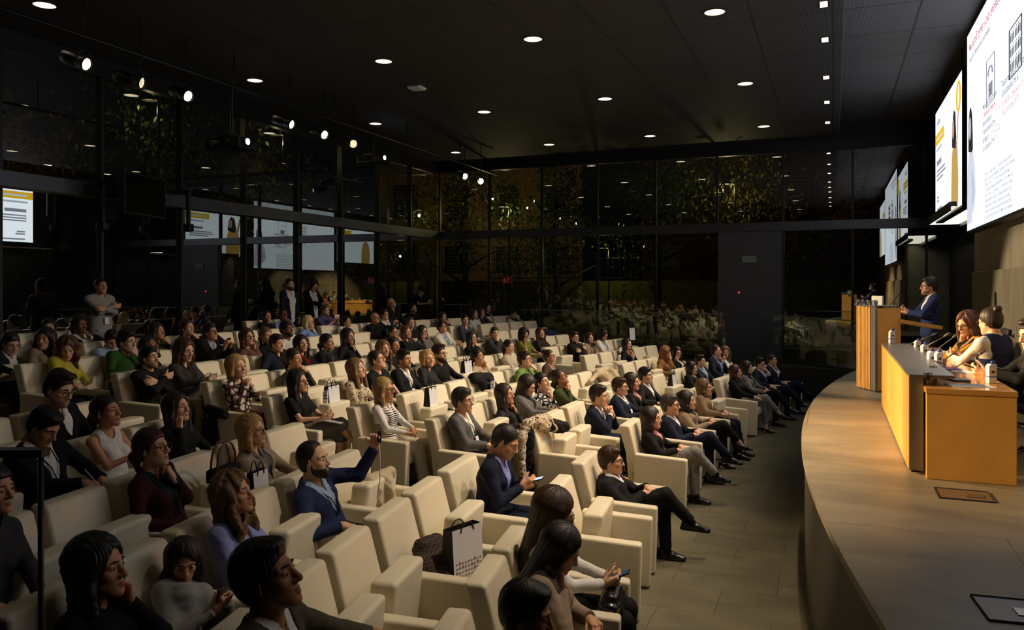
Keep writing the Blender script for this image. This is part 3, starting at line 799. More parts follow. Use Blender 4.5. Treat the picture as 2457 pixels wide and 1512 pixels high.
    # --- lanyard, tie, belt, earring, watch
    if p.get('lanyard'):
        top_u = Ls; pts = []
        for s_ in (-1, 1):
            mb = MB(); r_ = .118*w + g + .012
            mb.tube([N + L*s_*.06 - Fw*.03 + U*.02, N + L*s_*.068 + Fw*.055 - U*.02, hip + U*Ls*.68 + Fw*r_ + L*s_*.04, hip + U*Ls*.36 + Fw*(r_ + .0) + L*s_*.006], .0045, 5)
            mb.build('lanyard', mat('lanyard_' + p['lanyard'], srgb(*{'b': (14, 16, 18), 'g': (12, 60, 40), 'u': (30, 40, 90)}[p['lanyard']]), .7), root, True)
        if p.get('badge'):
            mb = MB(); c = hip + U*Ls*.28 + Fw*(.118*w + g + .018); M = Matrix(((Fw[0], L[0], U[0], c[0]), (Fw[1], L[1], U[1], c[1]), (Fw[2], L[2], U[2], c[2]), (0, 0, 0, 1)))
            mb.box((-.002, -.04, -.055), (.002, .04, .055), mat=M); mb.build('badge', mat('badge_card', srgb(226, 228, 232), .3), root)
    if p.get('tie'):
        mb = MB(); r_ = .118*w + .016
        pts = [N + Fw*.062*k - U*.03, hip + U*Ls*.62 + Fw*(r_ + .004), hip + U*Ls*.34 + Fw*(r_ + .006)]
        vv, ff = tube_geo(pts, [.016, .024, .034], 8)
        vv = np.array(vv); c0 = np.array(pts).mean(0); dd = (vv - N) @ Fw
        line = np.interp((vv - hip) @ U, [(q - hip) @ U for q in pts[::-1]], [(q - N) @ Fw for q in pts[::-1]]); vv = vv - np.outer((dd - line)*.75, Fw)
        mesh_obj('necktie', vv, ff, cloth(p['tie']), root)
    if p.get('earring'):
        mb = MB(); c = HO + Rh @ np.array([-.004, -.080, -.036])*k; v, q = ball(c, (.008, .006, .011), 8); mb.add(v, [tuple(a) for a in q]); mb.build('earring', mat('gold_metal', srgb(212, 168, 84), .25, 1.0), root, True)
    if p.get('watch') is not None:
        (Sx, El, Wr, tt) = arms[p['watch']]; dv = (Wr - El)/np.linalg.norm(Wr - El); mb = MB()
        pp = Wr - dv*.02; a = np.cross(dv, (0.3, .2, 1)); a /= np.linalg.norm(a); b = np.cross(dv, a)
        mb.tube([pp + .031*(a*math.cos(t) + b*math.sin(t)) for t in np.linspace(0, 2*math.pi, 13)], .005, 6); mb.build('wristwatch', mat('watch_metal', srgb(120, 112, 96), .3, .8), root, True)
    if p.get('belt'):
        mb = MB(); c = hip + U*Ls*.16; R_ = (.112*w + .012)
        mb.tube([c + Fw*R_*math.cos(t) + L*R_*1.45*math.sin(t) for t in np.linspace(0, 2*math.pi, 25)], .011, 6); mb.build('belt', cloth('blk'), root, True)
    if p.get('scarf'):
        mb = MB()
        for i in range(3): mb.tube([N - U*(.01 + .022*i) + (Fw*math.cos(t) + L*math.sin(t))*(.07 + .012*i) + U*.012*math.cos(t*3 + i) for t in np.linspace(0, 2*math.pi, 17)], .022, 7, cap=False)
        mb.build('scarf', cloth(p['scarf']), root, True)
    return P
# ---------------------------------------------------------------- room data
XL, YB, XR, ZC, ZST = -12.0, 23.3, 3.6, 6.67, 1.18       # left glass, back glass, stage wall, ceiling, stage floor
R0, YCEN = 32.0, 9.7
def row_z(k): return .1*k if k < 3 else .3 + .12*(k - 3)
def row_x(k, Y, off=0.0): return -2.1 - .95*k + off + (Y - YCEN)**2 / (2*(R0 + .95*k))
def row_face(k, Y): return -(Y - YCEN) / (R0 + .95*k)
def ray_row(u, k, off=0.0):
    t = (u - CX)/F_PX; a = t*CS - SN; b = t*SN + CS; d = 8.0
    for _ in range(80):
        d = .5*d + .5*min(40, max(.5, row_x(k, b*d, off)/a))
    return d, a*d, b*d
# ---------------------------------------------------------------- setting
M_carpet = mat('dark_carpet', srgb(44, 42, 36), .95, noise=.2, nscale=60)
M_slate = mat('slate_floor', srgb(104, 98, 84), .5, noise=.22, nscale=1.6, bump=.12, bscale=14)
def slate_tiles(name, base, lw=.004, sx=1.2, sy=.6, off=(0, 0), rough=.48):
    m = mat(name, base, rough, noise=0, bump=0); nt = m.node_tree; b = nt.nodes['Principled BSDF']
    tc = nt.nodes.new('ShaderNodeTexCoord'); mp = nt.nodes.new('ShaderNodeMapping'); mp.inputs['Location'].default_value = (off[0], off[1], 0)
    br = nt.nodes.new('ShaderNodeTexBrick'); br.inputs['Scale'].default_value = 1; br.inputs['Mortar Size'].default_value = lw; br.inputs['Brick Width'].default_value = sx; br.inputs['Row Height'].default_value = sy
    c = np.array(base[:3]); br.inputs[1].default_value = tuple(c*1.06) + (1,); br.inputs[2].default_value = tuple(c*.86) + (1,); br.inputs[3].default_value = tuple(c*.35) + (1,)
    n1 = nt.nodes.new('ShaderNodeTexNoise'); n1.inputs['Scale'].default_value = 1.3; n1.inputs['Detail'].default_value = 7; n1.inputs['Distortion'].default_value = .9
    m2 = nt.nodes.new('ShaderNodeMapping'); m2.inputs['Scale'].default_value = (1, 2.6, 1)
    r = nt.nodes.new('ShaderNodeMapRange'); r.inputs[1].default_value = .3; r.inputs[2].default_value = .7; r.inputs[3].default_value = .80; r.inputs[4].default_value = 1.2
    x = nt.nodes.new('ShaderNodeVectorMath'); x.operation = 'MULTIPLY'
    bp = nt.nodes.new('ShaderNodeBump'); bp.inputs['Strength'].default_value = .18; bp.inputs['Distance'].default_value = .02
    nt.links.new(tc.outputs['Object'], mp.inputs[0]); nt.links.new(mp.outputs[0], br.inputs[0]); nt.links.new(tc.outputs['Object'], m2.inputs[0]); nt.links.new(m2.outputs[0], n1.inputs[0])
    nt.links.new(n1.outputs['Fac'], r.inputs[0]); nt.links.new(br.outputs[0], x.inputs[0]); nt.links.new(r.outputs[0], x.inputs[1]); nt.links.new(x.outputs[0], b.inputs['Base Color'])
    nt.links.new(n1.outputs['Fac'], bp.inputs['Height']); nt.links.new(bp.outputs[0], b.inputs['Normal'])
    return m
M_floor = slate_tiles('floor_slate', srgb(98, 92, 72), .003, .9, .6)
M_stage = slate_tiles('stage_slate', srgb(142, 132, 110), .0035, 2.4, 1.9, (.26, .3))
M_riser = mat('stage_riser_dark', srgb(27, 25, 22), .55, noise=.15, nscale=3)
M_ceil = mat('ceiling_panel', srgb(58, 58, 60), .75, noise=.05, nscale=2)
M_black = mat('black_metal', srgb(18, 18, 19), .45, spec=.4)
M_dark = mat('dark_metal', srgb(52, 53, 56), .45, .6)
M_band = mat('steel_band', srgb(84, 85, 90), .38, .7)
M_steel = mat('brushed_steel', srgb(150, 146, 140), .35, .85, noise=.06, nscale=90)
M_stone = slate_tiles('wall_stone', srgb(150, 140, 118), .004, 1.6, 1.1)
M_cream = mat('cream_leather', srgb(228, 217, 190), .46, noise=.035, nscale=7, bump=.10, bscale=420, spec=.35)
M_creamd = mat('cream_leather_seam', srgb(196, 180, 146), .55)
M_wood = mat('honey_wood', srgb(222, 166, 84), .42, noise=.10, nscale=3.0, spec=.4)
M_woodtop = mat('lacquered_wood', srgb(206, 150, 78), .12, noise=.10, nscale=3, spec=.6)
M_white = mat('white_plastic', srgb(220, 222, 224), .4)
M_glow = mat('glossy_black', srgb(8, 8, 9), .12)
G_wall = glass_mat('dark_window_glass', (.50, .56, .52, 1), .26)
G_low = glass_mat('dark_lower_glass', (.30, .34, .32, 1), .52)
G_back = glass_mat('dark_back_glass', (.30, .34, .32, 1), .20)
G_side = glass_mat('dark_stage_glass', (.30, .34, .32, 1), .36)
G_rail = glass_mat('clear_rail_glass', (.80, .88, .84, 1), .045)

# audience floor (level in front, terraces behind)
V = []; Fc = []
ys = np.linspace(-3, YB, 60)
def strip(k0, x_of, z):
    pass
mb = MB(); mb.box((-14.0, -6, -.3), (XR, YB + .0, 0)); struct(mb.build('floor', M_floor))
for k in range(1, 11):
    zt = row_z(k) if k < 10 else 1.06
    mb = MB(); P = []
    front = .62 if k < 10 else .3
    ys = np.linspace(-2.6, YB - .9, 40)
    for y in ys: P.append((row_x(k, y, front), y))
    P += [(XL, YB - .9), (XL, -2.6)]
    mb.prism(P, row_z(k - 1) - .02 if k > 1 else 0.0, zt)
    struct(mb.build('floor_terrace', M_carpet))
# stage
YS, RS = 9.2, 28.5
def stage_x(y): return -.30 + (y - YS)**2 / (2*RS)
ys = np.linspace(-4, 19.5, 80)
P = [(stage_x(y), y) for y in ys]; P += [(XR, 19.5), (XR, -4)]
mb = MB(); k = len(P)
mb.prism(P, ZST - .05, ZST); o = mb.build('floor_stage', M_stage); struct(o)
P2 = [(stage_x(y) + .03, y) for y in ys] + [(XR, 19.5), (XR, -4)]
mb = MB(); mb.prism(P2, 0.0, ZST - .05); o = mb.build('trim_stage_riser', M_riser, smooth=False); struct(o)
# ceiling: audience part with panel joints, stage part a step higher
def ceiling_mat(name, base, px, py):
    m = mat(name, base, .7); nt = m.node_tree; b = nt.nodes['Principled BSDF']
    tc = nt.nodes.new('ShaderNodeTexCoord'); br = nt.nodes.new('ShaderNodeTexBrick'); br.offset = 0.0
    br.inputs['Scale'].default_value = 1; br.inputs['Mortar Size'].default_value = .018; br.inputs['Brick Width'].default_value = px; br.inputs['Row Height'].default_value = py
    c = np.array(base[:3]); br.inputs[1].default_value = tuple(c) + (1,); br.inputs[2].default_value = tuple(c*.9) + (1,); br.inputs[3].default_value = tuple(c*.2) + (1,)
    nt.links.new(tc.outputs['Object'], br.inputs[0]); nt.links.new(br.outputs[0], b.inputs['Base Color'])
    wv = nt.nodes.new('ShaderNodeTexWave'); wv.bands_direction = 'X'; wv.inputs['Scale'].default_value = 16
    bp = nt.nodes.new('ShaderNodeBump'); bp.inputs['Strength'].default_value = .25; bp.inputs['Distance'].default_value = .01
    nt.links.new(tc.outputs['Object'], wv.inputs[0]); nt.links.new(wv.outputs['Fac'], bp.inputs['Height']); nt.links.new(bp.outputs[0], b.inputs['Normal'])
    return m
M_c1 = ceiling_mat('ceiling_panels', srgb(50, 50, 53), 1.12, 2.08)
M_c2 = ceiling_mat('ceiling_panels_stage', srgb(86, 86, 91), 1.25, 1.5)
CEX = .14
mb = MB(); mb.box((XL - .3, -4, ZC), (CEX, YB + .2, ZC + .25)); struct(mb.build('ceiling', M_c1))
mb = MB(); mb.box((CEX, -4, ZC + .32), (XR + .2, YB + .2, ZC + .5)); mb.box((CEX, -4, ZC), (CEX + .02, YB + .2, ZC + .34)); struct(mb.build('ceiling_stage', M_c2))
# side wall behind the stage, dark portal, rear closure
mb = MB(); mb.box((2.36, -4, 0), (XR + .2, 16.4, ZC + .34)); struct(mb.build('wall_right', M_stone))
mb = MB(); mb.rbox((2.29, 5.0, ZST), (2.355, 16.2, 2.92), .008, 1); struct(mb.build('trim_wall_panel', slate_tiles('dado_stone', srgb(128, 120, 98), .003, 1.4, .9)))
mb = MB(); mb.box((XR, 16.4, 0), (XR + .2, YB + .2, ZC + .34)); struct(mb.build('wall_right_portal', M_black))
mb = MB(); mb.box((XL - .3, -6.2, 0), (XR + .2, -4, ZC + .25)); struct(mb.build('wall_front', M_black))
# glass walls: band, sills, panes and mullions
ZB0, ZB1 = 4.22, 4.46
mb = MB(); mb.box((XL - .06, -4, ZB0), (XL + .16, YB - .05, ZB1)); struct(mb.build('trim_1', M_band))
mb = MB(); mb.box((XL - .06, YB - .16, ZB0), (XR, YB + .06, ZB1)); struct(mb.build('trim_2', M_band))
mb = MB(); mb.box((XL - .06, -4, ZC - .32), (XL + .10, YB, ZC)); mb.box((XL, YB - .10, ZC - .30), (XR, YB + .06, ZC)); struct(mb.build('trim_3', M_black))
mb = MB(); mb.box((XL - .08, -4, 0), (XL + .02, YB, 1.02)); struct(mb.build('wall_left', M_black))
mb = MB(); mb.box((XL, YB - .02, 0), (XR, YB + .08, .55)); struct(mb.build('wall_back', M_black))
wn = [0]
def window(a, b, z0, z1, g, axis):
    wn[0] += 1
    mb = MB()
    if axis == 'x': mb.box((XL - .012, a, z0), (XL + .012, b, z1))
    else: mb.box((a, YB - .012, z0), (b, YB + .012, z1))
    # one sheet: keep only the room side face so that reflections stay single
    V = np.concatenate(mb.V)
    if axis == 'x': q = [(XL, a, z0), (XL, b, z0), (XL, b, z1), (XL, a, z1)]
    else: q = [(a, YB, z0), (b, YB, z0), (b, YB, z1), (a, YB, z1)]
    o = mesh_obj('window_%d' % wn[0], q, [(0, 1, 2, 3)], g, None, False); struct(o)
    fr = MB(); w = .028
    if axis == 'x':
        fr.box((XL - .07, a - w, z0), (XL + .07, a + w, z1))
    else:
        fr.box((a - w, YB - .07, z0), (a + w, YB + .07, z1))
    fr.build('window_frame', M_black, o)
ysL = [YB - 1.85*i for i in range(15)]
for i in range(14): window(ysL[i + 1], ysL[i], ZB1, ZC - .3, G_wall, 'x'); window(ysL[i + 1], ysL[i], 1.02, ZB0, G_low, 'x')
xsB = [XL + .1 + 1.77*i for i in range(9)]
for i in range(8):
    window(xsB[i], xsB[i + 1], ZB1, ZC - .3, G_wall, 'y')
    if i not in (5,): window(xsB[i], xsB[i + 1], .55, ZB0, G_back if i < 6 else G_side, 'y')
mb = MB(); mb.box((CEX, YB, ZC - .02), (XR, YB + .1, ZC + .34)); struct(mb.build('trim_4', M_black))
window(xsB[8], XR, ZB1, ZC - .3, G_wall, 'y'); window(xsB[8], XR, .55, ZB0, G_side, 'y')
# emergency exit leaf in the back wall
dx0, dx1 = xsB[5] + .03, xsB[6] - .03
mb = MB(); mb.box((dx0, YB - .10, .55), (dx1, YB + .04, ZB0)); o = struct(mb.build('door_1', mat('door_grey', srgb(74, 75, 79), .5)))
mb = MB(); mb.box((dx0 + .05, YB - .14, 1.55), (dx0 + .12, YB - .10, 1.95)); mb.box((dx0 + .05, YB - .19, 1.70), (dx0 + .2, YB - .16, 1.74)); mb.build('door_handle', M_steel, o)
def text_obj(name, body, size, m, loc, rot, parent=None, align='LEFT', extrude=0.0, sx=1.0, spacing=1.0, bold=0.0):
    cu = bpy.data.curves.new(name, 'FONT'); cu.body = body; cu.size = size; cu.extrude = extrude; cu.align_x = align; cu.space_line = spacing; cu.resolution_u = 3; cu.offset = bold
    o = bpy.data.objects.new(name, cu); COL.objects.link(o); bpy.context.view_layer.update()
    me = bpy.data.meshes.new_from_object(o.evaluated_get(bpy.context.evaluated_depsgraph_get()))
    bpy.data.objects.remove(o); bpy.data.curves.remove(cu)
    me.materials.clear(); me.materials.append(m)
    o2 = link(name, me, parent); o2.location = loc; o2.rotation_euler = rot; o2.scale = (sx, 1, 1)
    return o2
def flat_sign(name, label, loc, w, hgt, face, board, txt, tm, size):
    t = thing(name, label, 'sign', loc, face)
    mb = MB(); mb.box((-w/2, -.012, -hgt/2), (w/2, 0, hgt/2)); mb.build('sign_board', board, t)
    text_obj('lettering', txt, size, tm, (0, -.014, hgt*.10), (math.pi/2, 0, 0), t, 'CENTER')
    return t
s = on_y(1798, 622, YB - .13)
flat_sign('exit_sign', 'small white sign SALIDA DE EMERGENCIA on the dark grey exit door', s, .38, .17, 0, mat('sign_white', srgb(150, 168, 150), .6), 'SALIDA DE\nEMERGENCIA', mat('sign_green', srgb(20, 70, 44), .6), .062)
s = on_y(1215, 672, YB - .071)
t = thing('extinguisher_sign', 'small red fire equipment sign with white pictograms on back glass', 'sign', s)
mb = MB(); mb.box((-.13, -.012, -.11), (.13, .070, .11)); mb.build('sign_board', mat('sign_red', srgb(190, 22, 24), .5), t)
mb = MB(); mb.box((-.09, -.016, -.08), (-.03, -.012, .02)); mb.box((-.075, -.016, .02), (-.045, -.012, .07)); mb.build('pictogram', mat('sign_picto', srgb(225, 225, 220), .5), t); mb = MB(); mb.box((.03, -.016, -.08), (.055, -.012, .0)); mb.box((.05, -.016, 0), (.085, -.012, .04)); mb.box((.04, -.016, .05), (.09, -.012, .08)); mb.build('pictogram', mat('sign_picto', srgb(225, 225, 220), .5), t)
s = on_y(1773, 702, YB - .11)
mb = MB(); mb.lathe([(.02, 0), (.022, .01), (.012, .022)], 10, mat=Matrix.Rotation(math.pi/2, 4, 'X')); o = mb.build('indicator_lamp', emis('red_led', (1, .03, .05, 1), 3), loc=s); tag(o, 'tiny red indicator light beside the grey exit door', 'light')

# glass balustrades in front of the back wall and the dark wall below them
def balustrade(label, p0, p1, zb0, zb1, zt0, zt1):
    t = thing('balustrade', label, 'railing', (p0[0], p0[1], zb0))
    q = [(0, 0, 0), (p1[0]-p0[0], p1[1]-p0[1], zb1 - zb0), (p1[0]-p0[0], p1[1]-p0[1], zt1 - zb0), (0, 0, zt0 - zb0)]
    q2 = [(a[0], a[1] + .015, a[2]) for a in q]
    mesh_obj('glass_panel', q, [(0, 1, 2, 3)], G_rail, t, False)
    mb = MB(); mb.tube([(0, 0, zt0 - zb0), q[2]], .014, 6); mb.build('handrail', mat('rail_edge', srgb(120, 132, 120), .25, .3), t)
    mb = MB(); mb.tube([(0, 0, 0), q[1]], .03, 6); mb.build('base_channel', M_dark, t)
yr = 20.6
a = on_y(1246, 742, yr); b = on_y(1740, 755, yr); c = on_y(1822, 754, yr + .6); d = on_y(2068, 771, yr - 1.0)
balustrade('long glass balustrade with pale top edge beyond the last seats', (a[0], a[1]), (b[0], b[1]), a[2] - 1.0, b[2] - 1.05, a[2], b[2])
d2 = on_y(2060, 890, yr - 1.0); c2 = on_y(1870, 880, yr - .5)
balustrade('short glass balustrade on dark wall left of the lectern', (c[0], c[1]), (d[0], d[1]), c[2] - 1.1, d2[2], c[2], d[2])
mb = MB(); mb.prism([(b[0] - 6.6, yr + .05), (d[0], yr - 1.0), (d[0] + .3, yr + .4), (b[0] - 6.6, yr + 1.0)], 0, .78); struct(mb.build('wall_ramp', M_riser))

# ---------------------------------------------------------------- ceiling fixtures
E_down = emis('downlight_glow', (1.0, .80, .52, 1), 2.2)
E_spot = emis('spot_lens_glow', (1.0, .86, .66, 1), 4.5)
E_sq = emis('square_spot_glow', (1.0, .80, .50, 1), 8.0)
E_cool = emis('projector_lens_glow', (.75, .85, 1.0, 1), 14.0)
downs = []
for ix, X in enumerate((-1.6, -4.5, -7.4, -10.4)):
    for iy, Y in enumerate((3.0, 7.45, 11.9, 16.3, 20.8)):
        downs.append((X, Y + .068*(-1.6 - X)))
dn0 = None
names_x = ['first', 'second', 'third', 'fourth']
for i, (X, Y) in enumerate(downs):
    lb = 'round recessed ceiling downlight, one of a regular grid over the audience'
    t = thing('ceiling_downlight', lb, 'ceiling light', (X, Y, ZC), 0, 'downlights in the audience ceiling')
    if dn0 is None:
        mb = MB(); mb.lathe([(.155, -.001), (.170, -.004), (.170, -.012), (.148, -.012), (.146, -.006)], 28, caps=False); a_ = mb.build('trim_ring', M_dark, t)
        mb = MB(); mb.lathe([(.146, -.004), (.0, -.0041)], 28); b_ = mb.build('diffuser', E_down, t); dn0 = (a_, b_)
    else:
        for q in dn0: c_ = q.copy(); COL.objects.link(c_); c_.parent = t
    add_light('downlight_lamp', 'SPOT', (X, Y, ZC - .03), 14, (1, .80, .55), (X, Y, 0), .14, 95, .8)
for i, Y in enumerate((4.2, 6.1, 8.2, 10.5, 12.15, 13.9, 16.4, 18.6, 20.9)):
    t = thing('ceiling_spot', 'small twin square ceiling spot in the line along the ceiling step', 'ceiling light', (-.12, Y, ZC), 0, 'twin square spots by the ceiling step')
    for s_ in (-1, 1):
        mb = MB(); mb.box((-.05, s_*.065 - .052, -.006), (.05, s_*.065 + .052, .0)); mb.build('lamp_head', E_sq, t)
    mb = MB(); mb.box((-.075, -.14, -.004), (.075, .14, .001)); mb.build('bezel', M_black, t)
    if 5 < Y < 20:
        add_light('ceiling_spot_lamp', 'SPOT', (-.12, Y, ZC - .05), 900 if Y > 9 else 780, WARM, (-5.0, Y - 2.4, .9) if Y > 13 else (-3.7, Y - 1.6, .9) if Y > 9 else (-1.8, Y - .6, .6), .05, 70 if Y > 13 else 60 if Y > 9 else 50, .9)
# access point and sensors
t = thing('access_point', 'small flat white wireless box on the dark ceiling', 'access point', on_z(1000, 208, ZC))
mb = MB(); mb.rbox((-.15, -.15, -.06), (.15, .15, 0), .03); mb.build('housing', M_white, t, True)
# lighting truss and theatre spots (left), projectors
def theatre_spot(label, u, v, X, aim, bright, power, angle=16, yaw=None):
    d = ray_dir(u, v); k_ = X / d[0]; P = np.array([X, d[1]*k_, CAM_Z + d[2]*k_])
    t = thing('stage_spotlight', label, 'stage light', P)
    ax = Vector(aim) - Vector(P); q = ax.to_track_quat('Z', 'Y').to_matrix().to_4x4()
    mb = MB(); mb.lathe([(.06, -.42), (.085, -.40), (.095, -.25), (.088, -.12), (.088, 0.0), (.100, .0), (.100, .05), (.092, .05), (.090, .0)], 18, mat=q); mb.build('lamp_body', M_black, t, True)
    mb = MB(); mb.lathe([(.084, .012), (.06, .022), (.0, .028)], 18, mat=q); mb.build('lens', E_spot if bright else emis('spot_lens_dim', (1, .72, .42, 1), 1.6), t, True)
    mb = MB()
    for r_ in (.035, .06, .085): mb.tube([Vector(q @ Vector((r_*math.cos(a_), r_*math.sin(a_), .045))) for a_ in np.linspace(0, 2*math.pi, 17)], .003, 4, cap=False)
    mb.build('louvre_rings', M_black, t)
    mb = MB(); mb.tube([(0, -.12, -.05), (0, -.13, .12), (0, 0, .2), (0, .13, .12), (0, .12, -.05)], .012, 6); mb.tube([(0, 0, .2), (0, 0, ZC - P[2])], .012, 6); mb.build('yoke', M_black, t)
    if power: add_light('stage_spotlight_lamp', 'SPOT', tuple(P + np.array(ax.normalized())*.08), power, AMBER if bright == 2 else WARM, aim, .08, angle, .45)
    return P
desk_c = (.9, 8.7, 1.9)
s1 = theatre_spot('black stage spotlight glowing white at far left, highest of its bar', 204, 153, -9.6, desk_c, 2, 5200, 22)
theatre_spot('black stage spotlight with dim ringed lens, second from the left', 336, 198, -9.6, (1.2, 12, 2.2), 0, 0)
s3 = theatre_spot('black stage spotlight glowing white, third from the left, right of the dim one', 449, 230, -9.6, (1.0, 8.0, 1.7), 2, 5200, 22)
s4 = theatre_spot('bright stage spotlight right of the near projector, first of three', 697, 298, -9.6, (1.1, 12.6, 2.2), 1, 6500, 18)
s5 = theatre_spot('stage spotlight with striped lens, middle of the three beside near projector', 777, 323, -9.6, (.6, 9.6, 1.7), 2, 11000, 20)
s6 = theatre_spot('stage spotlight with striped lens, last of the three left of far projector', 847, 345, -9.6, (1.2, 6.0, 1.3), 0, 0)
s7 = theatre_spot('small stage spotlight high before the far corner, left of a pair', 1115, 423, -9.6, (.4, 12.0, 1.5), 1, 0, 20)
s8 = theatre_spot('small stage spotlight high before the far corner, right of a pair', 1153, 435, -9.2, (.9, 7.2, 1.4), 1, 0, 20)
s9 = theatre_spot('black stage spotlight on the lighting bar out of view at left', -900, 60, -9.6, (.9, 6.9, 1.5), 2, 4200, 20)
mb = MB(); mb.tube([(-9.6, 2.0, 6.12), (-9.6, 22.6, 6.12)], .03, 8)
for y in (8, 11, 14, 17, 20): mb.tube([(-9.6, y, 6.1), (-9.6, y, ZC - .002)], .012, 6)
o = mb.build('lighting_bar', M_black, None, True); tag(o, 'long black lighting bar hung below the ceiling at left', 'lighting bar')
def projector(label, u, v, X, s=1.0, aim=(2.1, 12, 4.8)):
    d = ray_dir(u, v); k_ = X/d[0]; P = np.array([X, d[1]*k_, CAM_Z + d[2]*k_])
    rz = math.atan2(aim[1] - P[1], aim[0] - P[0])*.35
    t = thing('projector', label, 'projector', P, rz)
    mb = MB(); mb.rbox((-.42*s, -.27*s, -.13*s), (.42*s, .27*s, .10*s), .03); mb.box((-.3, -.28*s, -.06), (.2, -.272*s, .05)); mb.build('housing', M_black, t, True)
    mb = MB(); mb.lathe([(.075*s, 0), (.085*s, .03), (.07*s, .07)], 18, mat=Matrix.Translation((.42*s, -.10*s, 0)) @ Matrix.Rotation(math.pi/2, 4, 'Y')); mb.build('lens_barrel', M_dark, t, True)
    mb = MB(); mb.lathe([(.062*s, .071), (.0, .08)], 18, mat=Matrix.Translation((.42*s, -.10*s, 0)) @ Matrix.Rotation(math.pi/2, 4, 'Y')); mb.build('lens', E_cool, t, True)
    mb = MB(); mb.tube([(0, 0, .1*s), (0, 0, ZC - P[2])], .028, 8); mb.box((-.2, -.16, .1*s), (.2, .16, .1*s + .05)); mb.build('ceiling_mount', M_dark, t)
projector('black projector with lit lens hung on a pole, nearest of two', 556, 346, -11.1, 1.0)
projector('smaller looking black projector hung before the far left corner', 896, 383, -11.1, .9)
# hung monitor and speaker brackets on the left wall
p_ = on_x(347, 470, XL + .75)
t = thing('wall_monitor', 'black flat monitor turned off, hung high before left glass', 'monitor', p_, .25)
mb = MB(); mb.rbox((-.04, -.62, -.36), (.03, .62, .36), .012); mb.build('casing', M_black, t, True)
mb = MB(); mb.box((.031, -.59, -.33), (.034, .59, .33)); mb.build('screen_face', M_glow, t)
mb = MB(); mb.box((-.72, -.03, -.02), (-.04, .03, .04)); mb.build('wall_arm', M_dark, t)
for u_, v_, l_ in ((241, 490, 'thin black speaker bracket left of the hung monitor'), (447, 500, 'thin black speaker bracket right of the hung monitor')):
    p_ = on_x(u_, v_, XL + .5)
    t = thing('speaker_bracket', l_, 'bracket', p_)
    mb = MB(); mb.box((-.5, -.03, .28), (.1, .03, .34)); mb.box((.02, -.03, -.35), (.08, .03, .34)); mb.build('arm', M_dark, t)
    mb = MB(); mb.rbox((-.04, -.07, -.45), (.14, .07, -.30), .03); mb.build('speaker', M_black, t, True)
# ---------------------------------------------------------------- projection screens with their slides
XS = 2.1
E_scr = emis('screen_white', (.86, .91, 1.0, 1), SCREEN_L)
def ink(name, r, g, b, k=.55): 
    c = srgb(r, g, b); return emis('ink_' + name, c, k)
I_red = ink('red', 205, 40, 50, .9); I_grey = ink('grey', 92, 94, 104, .8); I_mid = ink('mid', 150, 152, 164, 1.0); I_yel = ink('yellow', 246, 196, 30, 1.0); I_dark = ink('dark', 52, 50, 56, .7)
I_skin = ink('skin', 205, 160, 130, .9); I_pale = ink('pale', 214, 218, 232, 1.05); I_light = ink('light', 190, 194, 206, 1.0); I_hair = ink('hair', 62, 56, 58, .7); I_ochre = ink('ochre', 214, 170, 90, .9)
TROT = (math.pi/2, 0, -math.pi/2)
def screen(label, Y0, Y1, z0, z1):
    t = thing('projection_screen', label, 'projection screen', (XS, (Y0 + Y1)/2, z0))
    hw = (Y0 - Y1)/2; H = z1 - z0
    mb = MB(); mb.box((0, -hw - .04, -.04), (.14, hw + .04, H + .04)); mb.build('frame', M_black, t)
    for y in (-hw*.7, hw*.7): mb = MB(); mb.tube([(.08, y, H), (.08, y, ZC + .33 - z0)], .02, 6); mb.build('hanger', M_black, t)
    mb = MB(); mb.box((-.006, -hw, 0), (0, hw, H)); mb.build('screen_surface', E_scr, t)
    def at(u, v):                                     # slide coordinates: metres from the left edge, metres above the lower edge
        q = on_x(u, v, XS); return Y0 - q[1], q[2] - z0
    def line(txt, u, v, size, m, name='lettering', sx=.82, sp=1.0):
        a, b = at(u, v)
        for i, ln in enumerate(txt.split('\n')):
            if ln.strip(): text_obj(name, ln, size, m, (-.009, hw - a, b - i*size*sp), TROT, t, sx=sx, bold=size*.018)
    def poly(name, pts, m, lift=.008):
        V = [(-lift, hw - a, b) for a, b in pts]; return mesh_obj(name, V, [tuple(range(len(V)))], m, t, False)
    return t, at, line, poly, H, hw
def oval(cx, cy, rx, ry, n=24, a0=0, a1=2*math.pi): return [(cx + rx*math.cos(a), cy + ry*math.sin(a)) for a in np.linspace(a0, a1, n, endpoint=False)]
tb, at, line, poly, H, hw = screen('large bright slide screen with red Mounjaro headline above the panel table', 15.3, 8.6, 3.60, 6.86)
line('Mounjaro®, primer y único agonista dual', 2327, 127, .205, I_red, 'headline')
line('Actúa sobre diferentes causas de la obesidad¹,²', 2327, 153, .125, I_grey, 'subheading')
line('Mounjaro® demostró una\n\npeso de hasta un\n   con la dosis de 5 mg y\nde hasta un\ncon la dosis de 10 mg ²,³', 2360, 265, .125, I_grey, 'lettering')
line('disminución media del', 2362, 283, .125, I_red, 'lettering')
a, b = at(2360, 265)
text_obj('lettering', '16% (16,1', .125, I_red, (-.009, hw - a - .98, b - .25), TROT, tb, sx=.82)
text_obj('lettering', 'kg)', .125, I_red, (-.009, hw - a, b - .375), TROT, tb, sx=.82)
text_obj('lettering', '21,4% (22,2 kg)', .125, I_red, (-.009, hw - a - .68, b - .5), TROT, tb, sx=.82)
line('Tasa de respuesta de Mounjaro®\nCon la dosis de 5 mg, el', 2405, 211, .13, I_grey, 'lettering')
a, b = at(2405, 211)
text_obj('lettering', '73,4% de', .13, I_red, (-.009, hw - a - 1.42, b - .13), TROT, tb, sx=.82)
text_obj('lettering', 'los pacientes consiguieron una\nreducción de peso ≥10%', .13, I_red, (-.009, hw - a, b - .26), TROT, tb, sx=.82)
